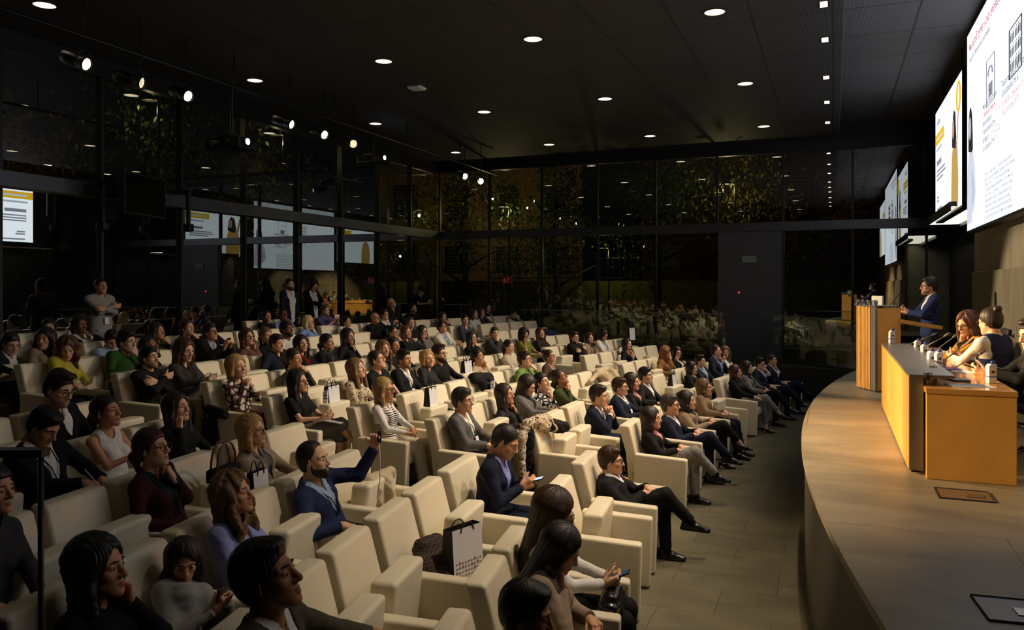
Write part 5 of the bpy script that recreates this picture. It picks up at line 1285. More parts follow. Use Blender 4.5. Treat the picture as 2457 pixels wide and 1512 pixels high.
# ---------------------------------------------------------------- the audience
PEOPLE = '''
1;25;797;8;F hair=pony,h_dk s=s1 top=cardigan,dgreen,white leg=navy pose=phonelow y=-10 p=-20;woman in white top and dark green cardigan;looking down at left edge
2;108;786;8;F hs=1.15 hair=long,h_blk s=s2 top=blazer,taupe,blk leg=blk pose=lap y=-65 p=4;woman in beige blazer turned to the camera;straight black hair, far left
3;118;763;9;F hair=low,h_blk s=s2 top=sweater,blk leg=blk pose=rest y=-45 p=4 lanyard=b badge;woman in black with white badge;behind the beige blazer, last row left
4;190;756;9;F hair=low,h_blk s=s4 top=cardigan,blk,white leg=blk pose=mouthL y=0 p=2;woman in white tee and black cardigan;hand at mouth, in front of standing man
5;161;807;7;F hair=wavy,h_au s=s1 top=sweater,yellow leg=blk pose=write y=-40 p=-22;woman in yellow sweater writing;long curly reddish hair
6;267;792;8;M hair=short,h_blk s=s2 top=tee,lblue leg=blk pose=lap y=-20 p=-30;man in pale blue shirt with bowed head;left of the green sweater
7;303;790;7;M hs=1.2 hair=short,h_blk s=s1 top=sweater,green,white leg=blk pose=mouthL y=5 p=-4;man in dark green sweater;hand at his mouth, white collar
8;377;773;8;F hair=long,h_dk s=s2 top=cardigan,olive,moss leg=blk pose=mouthL y=5 p=6;woman in olive jacket with fist at mouth;long dark hair, back rows
9;358;807;7;F hair=lob,h_blk s=s3 top=sweater,blk leg=blk pose=rest y=10 p=22;person in black gazing up;half hidden behind black sweater man
10;358;829;6;M hair=short,h_blk s=s1 top=sweater,blk2 leg=moss pose=cross y=0 p=4 beard=1;man in black sweater with folded arms;aisle seat, dark stubble
11;449;765;8;F hair=low,h_br s=s1 top=sweater,blk leg=blk pose=mouthL y=0 p=8 earring;woman with pearl earring and low bun;in black, hand at her mouth
12;494;764;8;M hair=crop,h_blk s=s1 top=sweater,blk leg=blk pose=rest y=-20 p=0;person in black half hidden;behind the man holding up a phone
13;443;810;6;F hs=1.18 hair=long,h_br s=s1 top=blazer,dgrey,dbrown leg=blk pose=phone y=-8 p=-10 hipx=.10;woman in grey blazer filming with phone;long brown hair, beside black sweater man
14;504;774;7;M hair=short,h_blk s=s2 top=coat,blk,lblue leg=blk pose=phoneup y=0 p=8 glasses=b;man in black coat holding up a phone;dark rimmed glasses
15;141;889;5;M hs=1.25 hair=quiff,h_dk s=s1 top=blazer,blk,white leg=blk pose=phonelow y=0 p=-18 glasses=b beard=1;man in open white collar and dark jacket;glasses, looking down at left
16;593;787;7;F hair=lob,h_rd s=s1 top=blouse,satin leg=blk pose=cheekL y=-12 p=6 glasses=m watch=1;woman in shiny brown blouse;dark red bob and glasses
17;638;784;7;F hair=low,h_lb s=s1 top=turtle,blk leg=blk pose=rest y=-10 p=4;woman in black roll neck with fair hair;behind the navy blazer
18;664;801;6;M hair=short,h_dk s=s1 top=blazer,navy,blk leg=blk pose=arm y=-5 p=0 wide=1.06;man in navy blazer over black;short dark hair, mid left rows
19;640;743;9;F hair=low,h_blk s=s2 top=sweater,blk leg=blk pose=rest y=-15 p=8;smiling woman in black;back row left of the glasses wearer
20;679;740;9;M hair=crop,h_blk s=s4 top=tee,lilac leg=blk pose=mouthL y=-15 p=4 glasses=b;person in lilac shirt with hand on face;back row before standing men
21;687;769;7;M hair=short,h_blk s=s4 top=sweater,white leg=blk pose=arm y=5 p=4 beard=2;bearded man in white sweater;black hair, behind the navy blazer
22;740;756;8;F hair=lob,h_wh s=s1 top=blouse,blue leg=blk pose=chinL y=0 p=4;older blonde woman in blue blouse;hand near her mouth
23;780;733;9;M hair=crop,h_gy s=s1 top=tee,purple leg=blk pose=phoneup y=5 p=4 beard=1 wide=1.08;man in purple shirt filming;back row, white phone raised
24;723;803;6;F hair=long,h_blk s=s1 top=cardigan,blk,red leg=blk pose=rest y=-22 p=6;woman with long black hair and red top;right of the navy blazer
25;705;835;5;F hair=low,h_dk s=s2 top=blouse,spots:moss:blk leg=blk pose=mouthL y=0 p=4 earring watch=1;woman in green leopard print;hand at mouth, steel watch
26;785;800;6;F hair=low,h_blk s=s2 top=blazer,blk,dgrey leg=blk pose=lap y=5 p=4 scarf=dgrey;woman in black blazer with dark scarf;dark hair tied back
27;835;787;6;F hair=long,h_blk s=s2 top=turtle,blk2 leg=blk pose=chinL y=-8 p=0;woman in black roll neck, chin on hand;long black hair, upper middle rows
28;831;757;8;F hair=low,h_blk s=s2 top=vest,blk,white leg=blk pose=rest y=5 p=6 nov;woman in black vest over white sleeves;back rows beside white cup
29;900;749;8;M hair=bald,h_gy s=s2 top=sweater,blk leg=blk pose=rest y=0 p=6 glasses=m wide=1.06;bald man in black sweater;back rows, left of phone holder
30;922;741;8;M hair=short,h_dk s=s1 top=blazer,navy,white leg=blk pose=phoneup y=0 p=6 glasses=b;man in suit raising a phone;right of the bald man
31;940;716;9;M hair=crop,h_wh s=s2 top=coat,blk2,blk leg=blk pose=rest y=5 p=20;white haired person in dark coat;leaning back in the last row
33;991;727;9;M hair=short,h_blk s=s2 top=sweater,blk leg=blk pose=rest y=-5 p=6 beard=1;stubbled man in black sweater;last row below the standing cap wearer
34;942;780;6;F hair=bun,h_blk s=s2 top=sweater,blk leg=blk pose=mouthL y=0 p=4 glasses=b watch=1 earring;woman with hair bun and glasses in black;hand at mouth, watch on wrist
35;975;781;6;F hair=long,h_au s=s1 top=cardigan,blk,blk2 leg=blk pose=rest y=-15 p=4;woman with long auburn hair in black;right of the bun and glasses
36;985;760;7;F hair=bun,h_br s=s1 top=sweater,blk leg=blk pose=rest y=-25 p=10 mouth=1;woman with open mouth in black;brown hair up, behind auburn hair
37;1014;780;6;F hair=lob,h_dk s=s1 top=sweater,grey leg=blk pose=cheekR y=-8 p=4 glasses=b watch=0;woman in grey sweater, hand to her glasses;dark bob, left of cream cardigan
38;1060;769;6;M hair=short,h_blk s=s2 top=cardigan,cream,lblue leg=blk pose=phone y=0 p=12 glasses=b lanyard=b;man in cream cardigan holding a phone;blue collar, glasses
39;1062;747;8;F hair=long,h_blk s=s1 top=sweater,grey leg=blk pose=mouthL y=-10 p=0 watch=1;woman in grey with arm across her mouth;long black hair, behind cream cardigan
40;1116;754;7;F hair=low,h_blk s=s1 top=sweater,slate leg=blk pose=chinR y=-35 p=0;woman in slate sweater with chin on fist;black hair tied back, facing camera
41;1138;741;8;F hair=long,h_br s=s1 top=sweater,white leg=blk pose=rest y=-5 p=4;woman in white knit with long brown hair;upper far rows
42;1155;738;8;F hair=long,h_dk s=s2 top=cardigan,dgrey,blk leg=blk pose=cheekR y=-5 p=6;woman in dark grey resting her cheek;right of the white knit
43;1171;728;9;F hair=long,h_blk s=s1 top=coat,blk,white leg=blk pose=rest y=-30 p=4;person with long black hair in black coat;last row beyond white knit
44;1232;741;8;F hair=low,h_blk s=s2 top=blazer,white,blk leg=blk pose=phonelow y=-10 p=-22 lanyard=b;woman in white jacket looking down;last seat before the long glass balustrade
45;1132;795;5;F hair=long,h_dk s=s1 top=cardigan,blk2,blk leg=blk pose=mouthR y=-10 p=6 glasses=m;woman in black with glasses, hand at mouth;beside the middle aisle, long dark hair
46;1187;784;5;M hair=short,h_gy s=s1 top=coat,dgrey,char leg=blk pose=mouthR y=-35 p=0;man in grey coat covering his face;far block aisle seat
47;1258;787;5;F hair=curly,h_blk s=s2 top=tee,lime leg=blk pose=cheekR y=-12 p=2;woman with big black curls in green;cheek resting on hand
48;1297;786;5;F hair=long,h_rd s=s1 top=turtle,dbrown leg=blk pose=rest y=-25 p=8;woman with red brown hair in brown roll neck;right of the black curls
49;920;815;5;F hair=longs,h_lb s=s1 top=cardigan,taupe,blk leg=blk pose=rest y=-25 p=2 lanyard=b;woman with long fair hair in taupe;lanyard, above cropped hair man
50;944;808;5;F hair=low,h_dk s=s2 top=sweater,blk leg=blk pose=rest y=-15 p=4;dark haired woman half hidden;behind the long fair hair
51;855;858;4;F hair=longs,h_lb s=s1 top=blouse,spots:beige:dbrown leg=blk pose=lap y=2 p=10 earring lanyard=b;woman in beige leopard print blouse;fair hair over shoulders
52;904;840;4;M hair=crop,h_dk s=s1 top=tee,blk leg=blk pose=lap y=5 p=14 glasses=m wide=1.05;man with cropped hair in black shirt;glasses, chin raised
53;969;837;4;M hs=1.12 hair=short,h_blk s=s2 top=blazer,blk,white leg=blk pose=lap y=-8 p=2 beard=1 lanyard=b badge;man in black blazer and open white shirt;black hair, dark beard
54;1026;839;4;F hair=bob,h_bl s=s1 top=sweater,char leg=navy pose=lap y=-25 p=8;blonde woman in dark leather top;between two dark haired men
55;1054;826;4;M hs=1.12 hair=quiff,h_dk s=s1 top=sweater,blk leg=blk pose=arm y=-4 p=4 glasses=b beard=2 bcol=h_br;bearded man in black with thick glasses;upswept dark hair
56;1146;836;4;F hair=low,h_blk s=s2 top=blouse,beige leg=blk pose=cheekL y=0 p=12 watch=1 vneck;woman in beige blouse with raised hand;steel watch, dark hair back
57;1221;815;4;F hair=pony,h_blk s=s1 top=sweater,knit:cream:beige leg=blk pose=lap y=-4 p=4;woman in cream cable knit;black pony tail
58;1379;795;4;M hair=short,h_br s=s1 top=turtle,blk leg=blk pose=cross y=-22 p=2 glasses=m;man in black roll neck with folded arms;far block, glasses
59;1414;797;4;F hair=long,h_dk s=s1 top=cardigan,taupe,olive leg=blk pose=lap y=-22 p=4;woman with long brown hair in taupe;right of the black roll neck
60;1448;790;4;F hair=long,h_blk s=s2 top=blazer,white,lgrey leg=blk pose=phone y=-5 p=-26 lean=.08;woman in white blazer at her phone;long black hair hiding her face
61;1505;811;3;F hair=lob,h_blk s=s1 top=blazer,blk,pink leg=blk pose=chinL y=-15 p=2;woman in black blazer, hand raised;alone before the glass balustrade
62;1597;830;2;F hair=wavy,h_or s=s2 top=coat,camel,dbrown leg=blk pose=cheekL y=25 p=-10 lean=.1;woman in camel coat with golden brown hair;leaning forward
63;1625;831;2;F hair=long,h_blk s=s1 top=cardigan,blk,white leg=blk pose=cheekR y=-40 p=-4 glasses=b lean=.05;woman with thick glasses turned to camera;beside the camel coat
64;1259;842;3;M hair=short,h_dk s=s1 top=sweater,lgreen leg=dgrey pose=mouthL y=2 p=8 glasses=m;man in light green sweater;fingers at mouth, glasses
65;1318;838;3;F hair=bun,h_dk s=s2 top=cardigan,brown,taupe leg=blk pose=arm y=0 p=14 glasses=m earring;woman in brown cardigan with glasses;hair up, beside beige coat
66;1110;929;2;M hs=1.14 hair=short,h_gy s=s1 top=blazer,herr:grey:dgrey,white leg=dgrey pose=lap y=-3 p=0 lanyard=g badge;man in grey tweed blazer with badge;greying hair, aisle seat
67;1212;920;2;F hair=long,h_dk s=s2 top=blouse,char leg=blk pose=chinL y=-4 p=8 earring watch=1;woman in dark satin blouse, chin on fist;long dark hair
68;1265;900;2;F hair=longs,h_dk s=s1 top=blazer,grey,blk leg=blk pose=phonelow y=-4 p=-22;woman in grey blazer looking down;long dark hair beside patterned blouse
69;1300;893;2;F hair=low,h_blk s=s1 top=blouse,maze:blk:white leg=blk pose=chinL y=-12 p=12;woman in black and white patterned blouse;hand at chin
70;1343;885;2;F hair=low,h_dk s=s3 top=sweater,moss leg=blk pose=chinR y=4 p=28 glasses=b earring;woman in dark green sweater gazing up;hand at her throat, glasses
71;1437;922;1;M hs=1.14 hair=short,h_dk s=s1 top=blazer,navy,white leg=navy pose=clasp y=-2 p=-2 lean=.12;man in dark suit with hands at mouth;hands clasped, second row
72;1488;905;1;M hair=short,h_br s=s1 top=blazer,navy,white leg=navy pose=lap y=-2 p=2 glasses=m tie=purple lanyard=u badge;man in navy suit with tie;glasses and badge, second row
73;1517;894;1;F hair=long,h_dk s=s1 top=blazer,blk,pink leg=blk pose=lap y=-3 p=2;woman with long dark hair in black blazer;second row between two suited men
74;1549;880;1;M hair=short,h_blk s=s1 top=blazer,blk2,white leg=blk pose=armlap y=-3 p=4;man in black suit and open white collar;second row, black hair
75;1660;867;1;F hair=lob,h_blk s=s1 top=blazer,blk,blk2 leg=blk pose=lap y=-4 p=0 scarf=beige;woman in black jacket with pale scarf;second row far block
76;1680;850;1;M hair=short,h_blk s=s1 top=blazer,char,lblue leg=char pose=lap y=-4 p=2;man in grey suit and light blue shirt;second row far block
77;1718;827;1;M hair=recede,h_dk s=s1 top=blazer,navy,lblue leg=navy pose=chinL y=12 p=0 badge lanyard=u;balding man in dark suit;turned to the woman at his side
78;1740;830;1;F hair=long,h_lb s=s1 top=blouse,white leg=blk pose=cheekR y=-55 p=0;woman in white facing the camera, hand raised;far end of second row
79;1563;975;0;F hair=long,h_dk s=s1 top=blazer,blk,pink leg=plaid:grey:lgrey pose=lap y=0 p=2 lg=crossR shoes=flat;woman in black blazer and checked grey trousers;front row aisle seat
80;1608;945;0;M hs=1.14 hair=short,h_gy s=s1 top=blazer,navy,white leg=navy pose=lap y=0 p=2 glasses=m lg=crossR shoes=flat;man in navy suit with glasses, legs crossed;front row beside checked trousers
81;1648;937;0;F hs=1.12 hair=lob,h_blk s=s1 top=blazer,plaid:tan:taupe,blk leg=blk pose=lap y=0 p=6 lg=crossR shoes=pump trou=.8;woman in checked beige blazer and black pumps;front row, dark bob
82;1690;908;0;F hair=lob,h_lb s=s1 top=blazer,tan,white leg=blk pose=lap y=-2 p=4 lg=far shoes=boot;woman in tan blazer and black trousers;front row, light brown bob
83;1765;875;0;F D=14.8 hair=lob,h_rd s=s1 top=blazer,blk,blk2 leg=plaid:lgrey:grey pose=rest y=0 p=2 lg=crossR shoes=pump trou=.8;woman in black jacket with papers on lap;front row far block aisle seat
84;1793;866;0;F D=15.5 hair=lob,h_blk s=s1 top=blazer,plaid:lgrey:dgrey,blk leg=blk pose=lap y=-5 p=0 lg=crossR shoes=boot;woman in grey houndstooth blazer;front row far block, black trousers
85;1823;857;0;M D=16.25 hair=short,h_blk s=s1 top=blazer,navy,white leg=navy pose=mouthL y=-5 p=-2 glasses=b tie=wine lg=crossR shoes=flat;man in dark suit with red tie;hand at chin, front row far block
86;1852;850;0;M D=16.95 hair=crop,h_dk s=s1 top=blazer,navy,white leg=navy pose=chinL y=-5 p=0 lg=crossR shoes=flat;man in navy suit at far front row end;cropped hair, hand at cheek
87;1466;1070;0;M hair=short,h_br s=s1 top=blazer,blk2,white leg=blk pose=lap y=4 p=0 glasses=m lg=crossR shoes=flat;man in black suit with legs crossed;front row nearest aisle, glasses, open white collar
88;1330;1172;0;F hs=1.22 hair=long,h_br s=s1 top=sweater,white leg=blk pose=phonelow y=8 p=-18 glasses=b hipx=.0 lean=.05;woman in white sweater with long brown hair;looking at phone, front row
89;1345;1258;0;F D=4.75 hs=1.08 hair=long,h_blk s=s2 top=coat,taupe,blk leg=blk pose=cheekR y=5 p=-30 watch=0 lean=.08;woman in taupe coat resting her head;black hair over her face, near front row
90;1262;1392;0;M D=3.75 hs=1.12 hair=short,h_blk s=s3 top=blazer,navy,lblue leg=blk pose=rest y=5 p=-12;man with short black hair at bottom edge;only head shows, front row
91;1212;1020;1;M D=7.1 hs=1.16 wide=1.08 hair=crop,h_blk s=s2 top=blazer,navy,lilac leg=navy pose=phone y=0 p=-26 lean=.06 hipx=.06;man in dark navy suit at a bright tablet;head bowed, second row
92;640;1290;1;M D=3.6 hs=1.3 wide=1.2 hair=short,h_blk s=s3 top=blazer,olive,white leg=blk pose=extend y=6 p=16;man in olive blazer stretching out his arm;bottom left, gazing up
93;752;1058;2;M hair=recede,h_dk s=s1 top=blazer,navy2,lblue leg=navy pose=raise y=6 p=6 beard=2 lanyard=b;bearded man in blue blazer raising a remote;receding dark hair
94;560;1128;2;F hair=wavy,h_lb s=s2 top=blouse,lilac leg=blk pose=lap y=4 p=10 vneck lanyard=b earring;woman in lilac top with wavy hair;long earring, black lanyard
95;440;1293;2;F hair=long,h_dk s=s2 top=sweater,lgrey leg=blk pose=phoneup y=-48 p=-16 wide=.85 hs=.92;girl in grey sweatshirt holding a phone sideways;bottom left
96;235;1280;2;F hs=1.2 hair=lob,h_blk s=s2 top=sweater,blk leg=blk pose=cheekL y=6 p=4;woman in black with hand at her face;dark silhouette left of the girl
97;365;1025;3;F hs=1.1 hair=low,h_rd s=s1 top=blazer,wine,dgreen leg=blk pose=chinL y=4 p=8 glasses=b lanyard=g;woman in dark red blazer with glasses;hand at chin, hair tied back
98;605;992;3;F hair=lob,h_bl s=s1 top=cardigan,taupe,grey leg=blk pose=lap y=4 p=6 glasses=m earring lanyard=b;blonde woman in taupe cardigan;gold earring, glasses, behind bearded man
99;425;940;4;F hair=long,h_blk s=s1 top=sweater,blk leg=blk pose=cheekR y=-4 p=8 watch=0;woman with long black hair, cheek on hand;gold bracelet, left middle rows
100;255;945;4;F hair=pony,h_dk s=s2 top=sleeveless,white leg=white pose=lanyard y=2 p=10 earring belt;woman in sleeveless white dress;black belt, pulling her lanyard
101;105;975;4;M hair=short,h_blk s=s2 top=blazer,blk,white leg=blk pose=write2 y=4 p=-34 lanyard=b lean=.08;man in black suit bent over notes;pen in hand, far left
102;-18;1110;3;F hair=low,h_blk s=s2 top=sweater,dgrey leg=blk pose=rest y=0 p=0;person in dark grey sweater cut by left edge;left of the bent man
103;568;850;5;F hs=1.15 hair=bob,h_bl s=s1 top=blouse,maze:wine:cream leg=wine pose=clasp y=-10 p=6 earring lanyard=b;blonde woman in wine patterned blouse;hands clasped below her chin
104;715;886;4;F hair=long,h_blk s=s1 top=tee,blk leg=grey pose=phonelow y=0 p=6 glasses=m lg=crossR shoes=boot skirt;woman in black tee and grey skirt;long black hair, glasses, aisle seat
105;922;905;3;F hair=lob,h_bl s=s2 top=vest,stripes:white:blk,white leg=cream pose=lap y=2 p=4 glasses=b lg=far shoes=boot nov flare=.02;blonde woman in striped top and puffed white sleeves;cream trousers
'''
EMPTY = {0: [1375, 1672], 1: [1053, 975, 877, 765, 1312, 1350, 1588], 2: [845, 650, 1170, 1380, 1415, 1447, 1520, 1553], 3: [705, 480, 175, 20, 1005, 1060, 1110, 1153, 1198, 1425, 1465, 1541, 1568],
  4: [10, 767, 1095, 1180, 1337, 1465, 1483], 5: [30, 230, 640, 770, 840, 1000, 1045, 1089, 1325, 1353], 6: [517, 590, 880, 1214, 1246, 1275], 7: [430, 548, 750, 790, 868, 1035, 1177, 1210, 1242, 1274], 8: [65, 243, 330, 575, 613, 862, 1087, 1113, 1206], 9: []}
def parse(line):
    i, u, v, k, tk, sh, de = line.split(';')
    p = dict(id=int(i), u=float(u), v=float(v), k=int(k), fem=False, yaw=0, pitch=6, hcol='h_dk', hair='short', skin='s1', pose='rest', lean=0.0, hs=None, inner=None, inner_v=True, inner_c=True)
    for t in tk.split():
        if t in 'MF': p['fem'] = t == 'F'
        elif '=' in t:
            a, b = t.split('=')
            if a == 'hair': p['hair'], p['hcol'] = b.split(',')
            elif a == 's': p['skin'] = b
            elif a == 'top':
                q = b.split(','); p['top_kind'], p['top_col'] = q[0], q[1]
                if len(q) > 2: p['inner'] = q[2]
            elif a == 'leg': p['leg_col'] = b
            elif a == 'y': p['yaw'] = float(b)
            elif a == 'p': p['pitch'] = float(b)
            elif a == 'lg': p['legs'] = b
            elif a in ('lean', 'hipx', 'wide', 'hs', 'mouth', 'flare', 'trou', 'openfront', 'D'): p[a] = float(b)
            elif a in ('beard', 'watch'): p[a] = int(b)
            else: p[a] = b
        else: p[t] = True
    p['short'] = sh; p['label'] = sh + ', ' + de
    if p['fem']: p['inner_c'] = False
    return p
def detail(p, d):
    i = 0 if d < 5.6 else 1 if d < 9 else 2 if d < 13.5 else 3
    p['h'] = (.0085, .011, .015, .020)[i]; p['hh'] = (.0029, .0038, .0056, .008)[i]; p['hd'] = (.0042, .0055, .0075, .0085)[i]; p['hr'] = (.0042, .0055, .0080, .0105)[i]
ROWS = {k: [] for k in range(10)}
PP = {}
for line in PEOPLE.strip().split('\n'):
    p = parse(line); d, X, Y = ray_row(p['u'], p['k'], p['lean'])
    if 'D' in p: d = p['D']; X, Y = ray_dir(p['u'], 0)[:2]*d
    p['d'] = d
    if p['hs'] is None: p['hs'] = 1.08 if d < 14 else .97
    p['top'] = (X, Y, CAM_Z - (p['v'] - HOR)/F_PX*d); PP[p['id']] = p
    ROWS[p['k']].append(dict(Y=Y, Y0=Y, p=p, u=p['u']))
for k in EMPTY:
    for u in EMPTY[k]:
        d, X, Y = ray_row(u, k, -.13); ROWS[k].append(dict(Y=Y, Y0=Y, p=None, u=u))
SEATS = {}
for k, row in ROWS.items():
    row.sort(key=lambda s: s['Y']); mg = .62
    for it in range(200):
        for a, b in zip(row, row[1:]):
            gap = b['Y'] - a['Y']
            if gap < mg:
                e = (mg - gap)*.5; wa = .35 if a['p'] else 1; wb = .35 if b['p'] else 1
                a['Y'] -= e*wa/(wa + wb)*1.6; b['Y'] += e*wb/(wa + wb)*1.6
    for i, s in enumerate(row):
        g0 = s['Y'] - row[i-1]['Y'] if i else 9; g1 = row[i+1]['Y'] - s['Y'] if i + 1 < len(row) else 9
        g = min(g0, g1); s['w'] = max(.62, min(.80, g if g < .95 else .74)); s['far'] = g1 > s['w']*1.22
    occ = [i for i, s in enumerate(row) if s['p']]
    for i, s in enumerate(row):
        if s['p']: lab = 'cream leather armchair under the ' + s['p']['short']; grp = None
        else:
            j = min(occ, key=lambda q: (abs(q - i), q)); n = abs(j - i); o_ = ('', 'second ', 'third ', 'fourth ', 'fifth ', 'sixth ', 'seventh ')[n - 1]
            lab = 'empty cream armchair, ' + o_ + ('right' if i > j else 'left') + ' of the ' + row[j]['p']['short']
        folded = s['p'] is None and (k, s['u']) not in ((1, 975),)
        o = add_chair(k, s['Y'], s['w'], folded, lab, None, s['far'], 0, s['p']['top'][0] if s['p'] and 'D' in s['p'] and k == 0 and s['Y'] > 12 else None); SEATS[(k, s['u'])] = (o, s)
# people
INFO = {}
for p in PP.values():
    s = next(q for q in ROWS[p['k']] if q['p'] is p)
    hy = p['top'][1]; by = hy - max(-.2, min(.2, hy - s['Y'])); bx = row_x(p['k'], by)
    if 'D' in p and p['k'] == 0 and by > 12: bx = p['top'][0]
    p['base'] = (bx, by, row_z(p['k'])); p['face'] = row_face(p['k'], by); detail(p, p['d'])
    p['legs'] = p.get('legs', 'flat')
    INFO[p['id']] = add_person(p)
def stander(line, X, zf, face, stand=True, **kw):
    p = parse(line); p.update(kw); q = on_x(p['u'], p['v'], X); p['top'] = tuple(q); p['base'] = (q[0], q[1], zf); p['face'] = face; p['stand'] = stand
    d = math.hypot(q[0]*-SN + q[1]*CS, 0); p['d'] = d; p['hs'] = p['hs'] or 1.08; detail(p, d); PP[p['id']] = p
    INFO[p['id']] = add_person(p); return INFO[p['id']]
stander('106;242;667;0;M hair=crop,h_dk s=s2 top=sweater,lgrey leg=blk pose=cross y=-8 p=0 lanyard=b badge wide=1.1 shoes=flat;standing man in grey sweater, arms folded;badge on lanyard, back left', -11.3, 1.06, -.05)
stander('107;695;668;0;M hair=crop,h_dk s=s1 top=blazer,navy,white leg=blk pose=down y=-6 p=4 beard=2 bcol=h_gy openfront=.05 shoes=flat;standing man in navy suit with grey beard;open white shirt, back wall', -11.3, 1.06, -.1)
stander('108;752;670;0;M hair=lob,h_blk s=s2 top=blazer,blk,white leg=blk pose=phone y=-10 p=-28 lanyard=b openfront=.05 shoes=flat;standing man with shoulder length black hair;looking down at phone, back wall', -11.3, 1.06, -.1)
stander('32;1010;686;0;M hair=crop,h_blk s=s2 top=tee,blk leg=blk pose=phone y=-5 p=-30 shoes=flat;standing man with black cap in black tee;holding a phone, back corner', -11.3, 1.06, -.3)
i109 = stander('109;2229;664;0;M hair=short,h_blk s=s2 top=blazer,navy2,white leg=char pose=gest y=8 p=-2 glasses=b beard=1 shoes=flat;speaker in blue blazer standing behind the lectern;beard and glasses', 1.38, ZST, math.pi + .1)
i110 = stander('110;2322;746;0;F hair=wavy,h_au s=s1 top=blazer,ochre,blk leg=blk pose=cheekR y=28 p=-16 glasses=m watch=0;seated woman in ochre jacket with auburn hair;hand at mouth, panel table', 1.42, ZST, math.pi + .15, False, hipx=-.05)
i111 = stander('111;2376;738;0;M hair=bun,h_dk s=s1 top=vest,navy2,white leg=char pose=phonelow y=-5 p=-8 glasses=t nov wide=1.1;seated panelist in dark waistcoat and white sleeves;small hair bun, back turned', 1.50, ZST, 2.35, False, hipx=-.05)
i112 = stander('112;2478;760;0;M hair=quiff,h_dk s=s1 top=blazer,blk,blk2 leg=blk pose=phonelow y=20 p=-15;seated panelist in black cut by the right edge;dark curly fringe', 1.62, ZST, math.pi + .1, False, hipx=-.05)
# cap of the standing man
q = INFO[32]; S = SDF((-.12, -.11, 0), (.2, .11, .17), .009); S.ell((-.015, 0, .05), (.108, .088, .096), 0); S.seg((.06, 0, .065), (.15, 0, .05), .012, .008, .01, lat=(0, 1, 0), q=6); S.cut(lambda x, y, z: .045 - z + 0*x + 0*y)
v, f_ = S.mesh(); mesh_obj('cap', transform(v, q['Rh'], q['HO'], q['k']), f_, cloth('blk'), q['root'])
# ---------------------------------------------------------------- things held, worn loose or left on seats
def to_world(I, pt):
    a = I['ang']; b = I['base']; return Vector((b[0] + pt[0]*math.cos(a) - pt[1]*math.sin(a), b[1] + pt[0]*math.sin(a) + pt[1]*math.cos(a), b[2] + pt[2]))
def held(pid, name, label, cat, w, l, th, m, face_m=None, off=(.085, 0, .02), tilt=.6, land=False, hand=None):
    I = INFO[pid]; ar = I['arms']
    ws = [a[2] for a in ar] if hand is None else [ar[hand][2]]; ds = [np.array(a[3][1], float)/np.linalg.norm(a[3][1]) for a in (ar if hand is None else [ar[hand]])]
    c = np.mean(ws, 0) + np.mean(ds, 0)*off[0] + np.array((0, off[1], off[2]))
    t = thing(name, label, cat, to_world(I, c)); t.rotation_euler = Matrix.Rotation(I['ang'], 3, 'Z').to_4x4().to_euler(); t.rotation_euler = (Matrix.Rotation(I['ang'], 4, 'Z') @ Matrix.Rotation(-tilt, 4, 'Y')).to_euler()
    a, b = (l, w) if not land else (w, l)
    mb = MB(); mb.rbox((-a/2, -b/2, -th/2), (a/2, b/2, th/2), min(.006, th*.45), 2); mb.build('casing', m, t, True)
    if face_m: mb = MB(); mb.box((-a/2 + .005, -b/2 + .004, th/2), (a/2 - .005, b/2 - .004, th/2 + .001)); mb.build('screen_face', face_m, t)
    return t
M_ph = mat('phone_black', srgb(16, 16, 18), .3); E_ph = emis('phone_glow', (.7, .85, 1, 1), .35); E_tab = emis('tablet_glow', (.75, .88, 1, 1), 1.0); E_dim = emis('phone_glow_dim', (.35, .5, .8, 1), .10)
held(91, 'tablet', 'bright tablet in the hands of the bowed man in navy suit', 'tablet', .11, .19, .010, M_ph, E_tab, (.10, -.0, .01), .25)
held(88, 'smartphone', 'dark phone in the hands of the woman in white sweater', 'phone', .08, .16, .010, M_ph, E_dim, (.10, 0, .02), .45)
held(95, 'smartphone', 'phone held sideways by the girl in grey sweatshirt', 'phone', .16, .08, .012, M_ph, None, (.09, 0, .0), 1.35)
held(13, 'smartphone', 'clear cased phone of the woman in grey blazer', 'phone', .155, .078, .010, mat('phone_clear', srgb(150, 140, 136), .2), E_ph, (.10, 0, .02), 1.3)
held(14, 'smartphone', 'black phone raised by the man in black coat', 'phone', .078, .155, .010, M_ph, None, (.07, 0, .0), 1.3)
held(23, 'smartphone', 'white phone raised by the man in purple shirt', 'phone', .155, .078, .010, M_white, None, (.09, 0, .02), 1.4)
held(30, 'smartphone', 'phone raised by the suited man right of bald man', 'phone', .078, .155, .010, M_ph, None, (.07, 0, .02), 1.3)
held(38, 'smartphone', 'black phone of the man in cream cardigan', 'phone', .078, .155, .010, M_ph, None, (.08, 0, .02), .9)
held(60, 'smartphone', 'phone of the woman in white blazer', 'phone', .078, .155, .010, M_ph, E_ph, (.10, 0, .03), .5)
held(108, 'smartphone', 'phone of the standing man with black hair', 'phone', .078, .155, .010, M_ph, E_ph, (.09, 0, .02), .6)
held(32, 'smartphone', 'glowing phone of the standing man with black cap', 'phone', .08, .16, .010, M_ph, E_tab, (.09, 0, .02), .7)
held(112, 'smartphone', 'dark phone in the hand at the right picture edge', 'phone', .08, .16, .010, M_ph, E_dim, (.10, 0, .02), .3)
held(104, 'notebook', 'open papers on the lap of the woman in grey skirt', 'paper', .21, .29, .012, M_paper, None, (.12, 0, -.05), -.1)
held(83, 'paper_sheet', 'white papers on the lap of the woman in front row', 'paper', .21, .29, .006, M_paper, None, (.06, .12, -.01), -.1)
held(98, 'paper_sheet', 'white paper before the blonde woman in taupe cardigan', 'paper', .16, .21, .006, M_paper, None, (.14, .10, -.0), -.05)
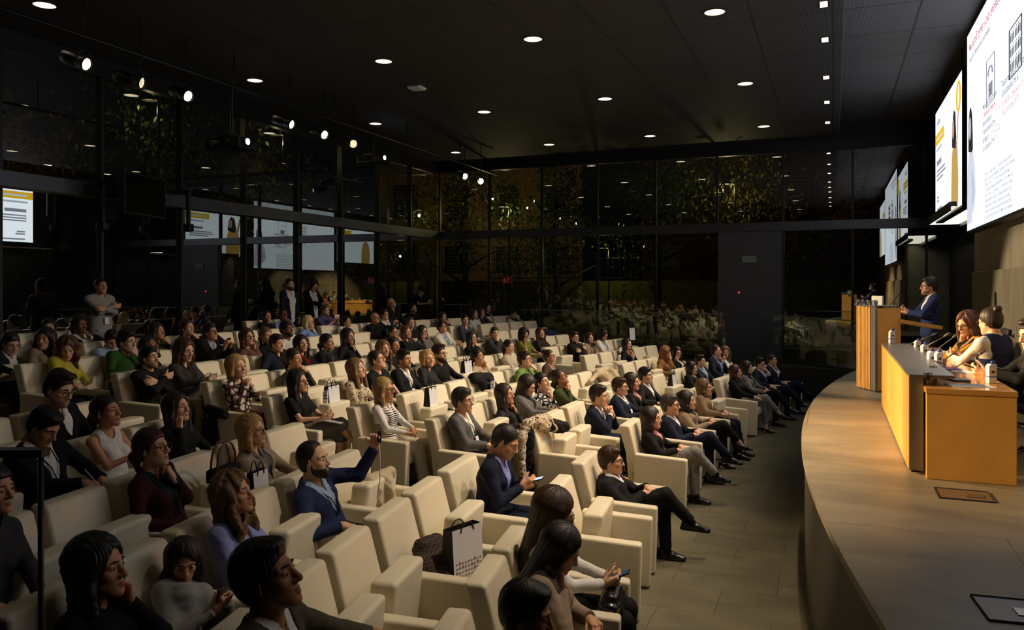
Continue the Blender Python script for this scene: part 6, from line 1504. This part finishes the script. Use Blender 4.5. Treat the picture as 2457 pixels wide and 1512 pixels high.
held(5, 'notebook', 'notebook of the woman in yellow sweater', 'notebook', .16, .22, .012, M_paper, None, (.12, .0, -.04), .1)
held(101, 'notebook', 'dark notebook of the man bent over notes', 'notebook', .15, .21, .012, mat('cover_black', srgb(26, 24, 24), .5), None, (.12, .0, -.05), .1)
held(97, 'smartphone', 'dark phone in the lap hand of the dark red blazer', 'phone', .08, .16, .012, M_ph, E_dim, (.10, 0, .03), .3, hand=0)
I = INFO[101]; w_ = I['arms'][0]; c = w_[2] + np.array((.10, .03, .0)); mb = MB(); mb.tube([c, c + np.array((-.09, -.02, .10))], .005, 6); o = mb.build('pen', mat('pen_white', srgb(220, 220, 215), .4), None, True); o.location = to_world(I, (0, 0, 0)); o.rotation_euler = (0, 0, I['ang']); tag(o, 'white pen in the hand of the bent man in black', 'pen')
I = INFO[5]; w_ = I['arms'][0]; c = w_[2] + np.array((.10, .03, .0)); mb = MB(); mb.tube([c, c + np.array((-.06, -.02, .11))], .005, 6); o = mb.build('pen', MATS['pen_white'], None, True); o.location = to_world(I, (0, 0, 0)); o.rotation_euler = (0, 0, I['ang']); tag(o, 'pen in the hand of the woman in yellow', 'pen')
# remote with its cable in the raised hand
I = INFO[93]; w_ = I['arms'][1]; c = w_[2] + np.array((.05, -.02, .09)); t = thing('remote_control', 'small black remote with white cable in the raised hand', 'remote', to_world(I, c), I['ang'])
mb = MB(); mb.rbox((-.015, -.012, -.045), (.015, .012, .045), .008, 2); mb.build('casing', M_ph, t, True)
mb = MB(); mb.tube([(0, 0, -.045), (.01, -.01, -.20), (.0, .01, -.34), (-.02, .0, -.48), (.0, .03, -.55)], .004, 5); mb.build('cable', M_white, t, True)
# things on seats
def seat_at(key, x=0.1, z=.47, y=0.0):
    o, s = SEATS[key]; a = o.rotation_euler[2]; return Vector((o.location.x + x*math.cos(a) - y*math.sin(a), o.location.y + x*math.sin(a) + y*math.cos(a), o.location.z + z)), a
def gift_bag(label, key, x, z, w=.26, h=.30, dp=.11, rz=0, decorated=False, tilt=0, at=None):
    pos, a = seat_at(key, x, z)
    if at is not None: pos = Vector(at)
    t = thing('gift_bag', label, 'gift bag', pos); t.rotation_euler = (0, tilt, a + rz)
    mb = MB(); V = [(-dp/2, -w/2, 0), (dp/2, -w/2, 0), (dp/2, w/2, 0), (-dp/2, w/2, 0), (-dp*.30, -w/2, h), (dp*.30, -w/2, h), (dp*.30, w/2, h), (-dp*.30, w/2, h)]
    mb.add(V, [(0,3,2,1),(0,1,5,4),(2,3,7,6),(3,0,4,7)]); mb.build('bag_side', mat('bag_black', srgb(20, 20, 22), .6), t)
    mb = MB(); mb.add([(dp/2 + .001, -w/2, 0), (dp/2 + .001, w/2, 0), (dp*.30 + .001, w/2, h), (dp*.30 + .001, -w/2, h)], [(0, 1, 2, 3)]); mb.build('bag_front', mat('bag_white', srgb(224, 224, 228), .45), t)
    if decorated:
        mb = MB(); rnd = random.Random(4)
        for i in range(9):
            for j in range(6):
                y = -w/2 + .02 + i*(w - .04)/8.5; zz = .01 + j*.03; xx = dp/2 - (dp*.2)*zz/h + .002
                mb.box((xx, y, zz), (xx + .001, y + .012 + .008*rnd.random(), zz + .006 + .014*rnd.random()))
        mb.build('printed_pattern', mat('bag_print', srgb(150, 110, 86), .6), t)
    for s_ in (-1, 1):
        mb = MB(); xx = s_*dp*.3; mb.tube([(xx + s_*.004, w*.22*math.cos(q) , h - .03 + (.0 if abs(math.sin(q)) < .01 else 0) + .16*h/.3*math.sin(q)*(.3 if decorated else 1)) for q in np.linspace(math.pi, 0, 11)], .005, 6); mb.build('cord_handle', mat('cord_black', srgb(14, 14, 16), .7), t, True)
gift_bag('tall black and white gift bag with brown print on seat', (1, 975), .30, .47, .30, .40, .14, -.45, True)
gift_bag('white gift bag with black cord handle beside the lilac top', (3, 480), .02, .80, .20, .19, .09, .0, at=ray_dir(617, 1188)*6.2 + np.array((0, 0, CAM_Z)))
gift_bag('black and white gift bag right of the striped top', (3, 1005), .05, .80, .24, .24, .10)
gift_bag('white gift bag beside the woman in black tee', (4, 767), .05, .80, .24, .2, .10)
gift_bag('white gift bag on the seat behind the black coat', (4, 1095), .10, .80, .24, .2, .10)
gift_bag('white gift bag standing at the far glass balustrade', (4, 1483), .10, .95, .26, .30, .10)
gift_bag('white gift bag behind the black suit in second row', (1, 1588), .06, .80, .22, .2, .10)
def lump(name, label, cat, key, c, prims, m, h=.012, amp=.008, z=.0):
    pos, a = seat_at(key, c[0], c[2], c[1]); P = np.array([q for pr in prims for q in (pr[0], pr[1])]); R = max(pr[2] for pr in prims) + .06
    S = SDF(P.min(0) - R*1.6, P.max(0) + R*1.6, h)
    for p0, p1, r, q in prims: S.seg(p0, p1, r, r*.9, .05, (0, 1, 0) if q != 1 else None, q)
    x, y, zz = S.xyz((slice(None),)*3); S.f += (amp*np.sin(34*y + 4*np.sin(16*zz) + 6*x)*np.sin(26*zz + 12*x + 2*np.sin(22*y))).astype(np.float32)
    v, f_ = S.mesh(); o = mesh_obj(name, v, f_, m); o.location = pos; o.rotation_euler = (0, 0, a); return tag(o, label, cat)
lump('coat', 'dark plaid coat bundled on the seat beside the tall gift bag', 'coat', (1, 975), (.12, -.05, .50), [((-.05, -.1, .08), (-.02, .16, .12), .11, 1), ((.10, -.05, .05), (.12, .18, .05), .09, 1), ((-.1, .0, .2), (-.05, .15, .2), .07, 1)], pattern_mat('coat_plaid', 'plaid', pal('blk'), pal('brown'), 14))
lump('coat', 'beige trench coat thrown over a seat back in the middle', 'coat', (2, 1447), (-.12, 0, .80), [((.05, -.75, .02), (.0, -.30, .12), .045, 1), ((.0, -.30, .12), (-.02, .15, .16), .075, 1), ((.06, -.15, .06), (.26, .05, -.22), .10, 1), ((.10, .10, .06), (.34, .22, -.34), .12, 1), ((.08, .25, .08), (.30, .36, -.30), .07, 1), ((-.12, -.1, .05), (-.16, .2, -.1), .06, 1)], cloth('beige'))
lump('coat', 'black coat heaped over the seat below the cream chairs', 'coat', (3, 1153), (-.12, 0, .84), [((-.05, -.16, .12), (.03, .18, .10), .09, 1), ((.10, -.1, .0), (.20, .20, -.10), .09, 1), ((.12, .12, .02), (.24, .26, -.16), .06, 1)], cloth('blk2'))
lump('scarf', 'black and white animal print scarf over the aisle seat back', 'scarf', (1, 1312), (-.20, -.1, .92), [((-.08, -.36, -.10), (-.06, -.24, .04), .05, 1), ((-.06, -.24, .04), (.02, -.06, .07), .06, 1), ((.02, -.06, .07), (.06, .10, .05), .07, 1), ((.06, .10, .05), (.14, .20, -.06), .06, 1), ((-.08, -.36, -.10), (-.06, -.40, -.50), .045, 1), ((.0, -.1, .02), (.08, .05, -.03), .06, 1)], pattern_mat('scarf_print', 'spots', pal('beige'), pal('blk'), 26))
lump('coat', 'black coat hung over the aisle seat beneath the printed scarf', 'coat', (1, 1312), (-.14, .0, .84), [((.02, .05, .06), (.14, .26, .0), .085, 1), ((-.14, -.30, .0), (-.14, -.32, -.62), .09, 1), ((-.1, -.1, -.05), (-.12, -.3, -.1), .07, 1)], cloth('blk'))
lump('coat', 'black jacket heaped beside the gift bag by striped top', 'coat', (3, 1060), (.12, -.28, .45), [((-.05, -.2, .1), (.0, .12, .18), .10, 1), ((.15, -.15, -.1), (.22, .10, -.15), .12, 1), ((.2, -.1, -.3), (.25, .1, -.35), .10, 1)], cloth('blk'))
lump('coat', 'beige coat hung over the folded seat beside the bearded man', 'coat', (2, 845), (.14, .02, .74), [((-.06, -.12, .04), (.0, .20, .05), .06, 1), ((.02, .05, .0), (.05, .16, -.36), .065, 1), ((-.0, -.1, .0), (.03, -.08, -.22), .05, 1)], cloth('beige'))
lump('coat', 'long black coat hanging over the arm of wine patterned blouse', 'coat', (5, 568), (-.10, -.36, .60), [((.0, .0, .05), (.22, -.02, .02), .07, 1), ((.05, -.04, -.1), (.12, -.06, -.50), .08, 1)], cloth('blk'))
lump('coat', 'dark blue coat thrown over the last seats before the balustrade', 'coat', (6, 1275), (-.1, .65, .75), [((0, -.2, .1), (.05, .3, .0), .10, 1), ((.1, .2, .0), (.2, .45, -.1), .09, 1)], cloth('navy2'))
lump('handbag', 'brown suede handbag on the seat behind the black suit', 'handbag', (1, 1588), (.22, -.02, .56), [((0, -.12, .0), (0, .12, .0), .08, 1), ((0, -.11, .10), (0, .11, .10), .05, 1)], cloth('camel'), .012, .003)
lump('pouch', 'small crimson bag on the armrest beside the hands at mouth', 'bag', (2, 1380), (-.3, .2, .74), [((0, -.06, 0), (0, .08, .0), .05, 1)], cloth('red'), .01, .002)
# shoulder bag with brown straps
pos, a = seat_at((3, 480), .06, .78); t = thing('shoulder_bag', 'dark shoulder bag with brown leather straps on folded seat', 'handbag', pos, a)
mb = MB(); mb.rbox((-.06, -.17, .0), (.06, .17, .12), .03); mb.build('bag_body', cloth('blk'), t, True)
for s_ in (-1, 1):
    mb = MB(); mb.tube([(.03*s_, .13*math.cos(q), .10 + .22*math.sin(q)) for q in np.linspace(math.pi, 0, 11)], .010, 6); mb.build('strap', mat('strap_brown', srgb(122, 72, 40), .5), t, True)
# black quilted handbag with chain on the front row lap
I = INFO[88]; pos = to_world(I, (.42, -.02, .60)); t = thing('handbag', 'black quilted handbag with gold chain below the white sweater', 'handbag', pos, I['ang'])
S = SDF((-.16, -.2, -.16), (.16, .2, .14), .008); S.seg((0, -.12, -.03), (0, .12, -.03), .085, .085, 0); S.seg((0, -.10, .04), (0, .10, .04), .055, .055, .03); x, y, z = S.xyz((slice(None),)*3); S.f += (.004*np.sin(70*(y + z))*np.sin(70*(y - z))).astype(np.float32)
v, f_ = S.mesh(); mesh_obj('bag_body', v, f_, mat('quilted_black', srgb(16, 16, 18), .25), t)
mb = MB()
for i in range(26):
    q = math.pi*i/25; c = Vector((.07 - .05*math.sin(q), .19*math.cos(q), -.08*math.sin(q) + .02)); mb.tube([c + Vector((.006*math.cos(s_), .010*math.cos(s_)*(i % 2), .009*math.sin(s_))) for s_ in np.linspace(0, 2*math.pi, 7)], .0025, 4, cap=False)
mb.build('chain', mat('gold_metal', srgb(212, 168, 84), .25, 1.0), t, True)
# cartons and cups in the seats
pos, a = seat_at((4, 767), .05, .80, -.12); carton('water carton with blue cap beside the gift bag in mid rows', pos, .2)
pos, a = seat_at((3, 1153), .12, .78, -.10); carton('water carton on the folded seat below the black coat', pos, .2)
pos, a = seat_at((8, 862), -.2, .95, -.2); carton('white carton on the back row ledge beside black vest', pos, .2)
def cup(label, pos, m, h=.11):
    t = thing('cup', label, 'cup', pos); mb = MB(); mb.lathe([(.028, 0), (.038, h), (.036, h), (.026, .004), (.001, .004)], 16); mb.build('cup_body', m, t, True); mb = MB(); mb.lathe([(.040, h), (.040, h + .012), (.032, h + .016)], 16); mb.build('lid', M_ph, t, True)
pos, a = seat_at((3, 1465), .10, .82); cup('white paper cup with black lid on a folded far seat', pos, M_white)
pos, a = seat_at((3, 175), .25, .64, -.40); t = cup('yellowish cup with a stirrer on the armrest at far left', pos, mat('cup_yellow', srgb(150, 140, 84), .5))
# flight case by the back wall, black stand at the left edge
p_ = on_x(1095, 745, -11.0); t = thing('flight_case', 'black flight case with metal edges by the far corner', 'flight case', (p_[0], p_[1], 1.06), .1)
mb = MB(); mb.rbox((-.3, -.45, .05), (.3, .45, 1.05), .01, 1); mb.build('case_body', M_black, t)
mb = MB()
for y in (-.45, .45):
    for x in (-.3, .3): mb.tube([(x, y, .05), (x, y, 1.05)], .016, 5)
for z in (.05, 1.05):
    for y in (-.45, .45): mb.tube([(-.3, y, z), (.3, y, z)], .016, 5)
    for x in (-.3, .3): mb.tube([(x, -.45, z), (x, .45, z)], .016, 5)
mb.build('edge_profile', M_steel, t)
for x in (-.22, .22):
    for y in (-.36, .36): mb = MB(); v, q_ = ball((x, y, .03), (.03, .03, .03), 8); mb.add(v, [tuple(r) for r in q_]); mb.build('caster', M_black, t, True)
d_ = ray_dir(98, 1080)*3.1; base = Vector((d_[0], d_[1], 0)); ztop = CAM_Z + d_[2]
t = thing('camera_stand', 'black stand with flat top plate at the left edge', 'stand', (base[0], base[1], .35))
mb = MB(); mb.tube([(0, 0, .05), (0, 0, ztop - .35)], .011, 8); mb.build('pole', M_black, t, True)
mb = MB(); q = Vector((-CS, -SN, 0)); mb.box((-.40, -.03, ztop - .375), (.02, .03, ztop - .345), mat=Matrix.Rotation(YAW, 4, 'Z')); mb.build('top_plate', M_black, t)
for i in range(3):
    a = i*2.09 + .4; mb = MB(); mb.tube([(0, 0, .30), (.30*math.cos(a), .30*math.sin(a), .0)], .010, 6); mb.build('leg', M_black, t, True)
# ---------------------------------------------------------------- garden and street beyond the glass
rng = np.random.default_rng(7)
M_leaf = mat('leaf_olive', srgb(104, 100, 30), .7, noise=.4, nscale=9); M_leaf2 = mat('leaf_green', srgb(58, 82, 30), .7, noise=.4, nscale=9); M_leaf3 = mat('leaf_rust', srgb(120, 82, 34), .7, noise=.4, nscale=9)
M_bark = mat('bark', srgb(40, 34, 28), .9); M_facade = mat('facade_plaster', srgb(196, 166, 112), .9, noise=.12, nscale=1.2); M_brick = mat('facade_red', srgb(96, 62, 48), .9, noise=.2, nscale=6)
def tree(label, x, y, h, r, m, n=4200):
    t = thing('tree', label, 'tree', (x, y, -.2))
    mb = MB(); mb.tube([(0, 0, 0), (.1, .05, h*.3), (-.1, .0, h*.55), (.05, .1, h*.8)], [.16, .13, .09, .04], 8)
    for i in range(7):
        a = rng.random()*6.28; z = h*(.35 + .06*i); mb.tube([(0, 0, z), (r*.4*math.cos(a), r*.4*math.sin(a), z + .5), (r*.8*math.cos(a), r*.8*math.sin(a), z + .9)], [.06, .04, .015], 6)
    mb.build('trunk', M_bark, t, True)
    cl = rng.normal(size=(28, 3))*np.array((r*.45, r*.45, h*.15)) + np.array((0, 0, h*.66)); P = cl[rng.integers(0, 28, n)] + rng.normal(size=(n, 3))*r*.17
    a = rng.random((n, 3))*6.28; s_ = .045 + .05*rng.random(n)
    u = np.stack([np.cos(a[:, 0])*np.cos(a[:, 1]), np.sin(a[:, 0])*np.cos(a[:, 1]), np.sin(a[:, 1])], 1)*s_[:, None]; w = np.cross(u, np.stack([np.cos(a[:, 2]), np.sin(a[:, 2]), .5 + 0*a[:, 2]], 1))*.55
    V = np.stack([P - u, P - w*.9, P + u, P + w*.9], 1).reshape(-1, 3); Q = np.arange(4*n).reshape(-1, 4)
    mesh_obj('crown', V, Q.astype(np.int32), m, t, False)
TR = [(-15.2, 10.6, 7.5, 2.2, M_leaf3, 'rust leaved tree outside the left glass, nearest the camera'), (-15.0, 14.2, 8.5, 2.3, M_leaf2, 'dense green tree outside the left glass behind near projector'), (-15.8, 18.6, 8.0, 2.2, M_leaf, 'olive tree outside the left glass near the far corner'),
      (-12.6, 26.6, 8.5, 2.0, M_leaf, 'olive leaved tree outside the far glass corner'), (-9.4, 27.6, 8.0, 2.1, M_leaf2, 'green tree outside the back glass before the lit bank'), (-5.6, 27.0, 8.8, 2.2, M_leaf2, 'green tree outside the middle of back glass'),
      (-2.4, 27.4, 8.6, 2.4, M_leaf, 'olive tree outside back glass above the exit door'), (.9, 27.0, 8.4, 2.2, M_leaf3, 'rust olive tree outside back glass right of the exit door'), (-15.4, 5.6, 8, 2.3, M_leaf3, 'rust leaved tree outside the left glass at picture edge')]
for x, y, h, r, m, l in TR: tree(l, x, y, h, r, m)
def facade(label, x, y, w, h, rz, m, cols, rows):
    t = thing('house', label, 'building', (x, y, -.2), rz)
    mb = MB(); mb.box((-w/2, 0, 0), (w/2, 3, h)); mb.build('wall', m, t)
    mb = MB(); mb.box((-w/2 - .1, -.15, h*.52), (w/2 + .1, 0, h*.55)); mb.box((-w/2 - .2, -.3, h - .3), (w/2 + .2, 0, h)); mb.build('cornice', m, t)
    for i in range(cols):
        for j in range(rows):
            cx = -w/2 + (i + .5)*w/cols; z = h*(.12 + .8*j/rows)
            mb = MB(); mb.box((cx - .5, -.04, z), (cx + .5, .02, z + 1.5)); f_ = mb.build('window', M_black, t)
            mb = MB()
            for k in range(9): mb.box((cx - .42, -.06, z + .08 + k*.155), (cx + .42, -.04, z + .16 + k*.155))
            mb.build('shutter', mat('shutter_grey', srgb(120, 116, 100), .7), f_)
facade('pale yellow house front outside the far corner', -14.5, 32.5, 9, 9, .45, M_facade, 4, 3)
facade('red brown house front outside the back glass', -2.5, 33.5, 10, 9, 0, M_brick, 4, 3)
t = thing('street_railing', 'black spiked iron fence outside the back glass', 'fence', (-6, 29.6, 2.9))
mb = MB(); mb.box((-7, -.02, .1), (7, .02, .14)); mb.box((-7, -.02, .85), (7, .02, .89)); mb.build('rails', M_black, t)
for i in range(60):
    x = -6.9 + i*.234; mb = MB(); mb.tube([(x, 0, 0), (x, 0, 1.0), (x, 0, 1.12)], [.012, .012, .002], 5); mb.build('bar', M_black, t)
mb = MB(); mb.prism([(-15, 29.2), (3, 29.2), (3, 34), (-15, 34)], -.2, 2.9); o = mb.build('ground_bank', mat('grass_bank', srgb(92, 92, 28), .9, noise=.4, nscale=5)); struct(o)
mb = MB(); mb.box((-30, 23.5, -.35), (8, 40, -.2)); mb.box((-30, -6, -.35), (-12.4, 23.5, -.2)); struct(mb.build('ground', M_riser))
for i, (x, y, z, pw) in enumerate(((-12.6, 30.4, 5.2, 26), (-7.8, 28.2, 3.9, 70), (-10.4, 25.0, 5.2, 70), (-13.0, 12.4, 6.3, 22), (-13.0, 16.4, 6.3, 22), (-13.0, 7.6, 6.2, 22), (-3.0, 24.9, 5.6, 70))):  # lamps added outside to brighten the leaves, the bank and the far corner
    add_light('added_tree_lamp_light', 'POINT', (x, y, z), pw, (1.0, .72, .34), None, .04)
    t = thing('added_tree_lamp', 'lamp added outside the glass to light trees and bank, slim black post', 'added lamp', (x, y, -.2), 0, 'lamps added outside for the trees')
    mb = MB(); mb.tube([(.25, 0, 0), (.25, 0, z + .35), (.05, 0, z + .45)], .03, 6); mb.build('post', M_black, t)
    mb = MB(); mb.lathe([(.05, 0), (.16, -.10), (.15, -.12)], 12, mat=Matrix.Translation((0, 0, z + .50))); mb.build('lamp_head', M_black, t)
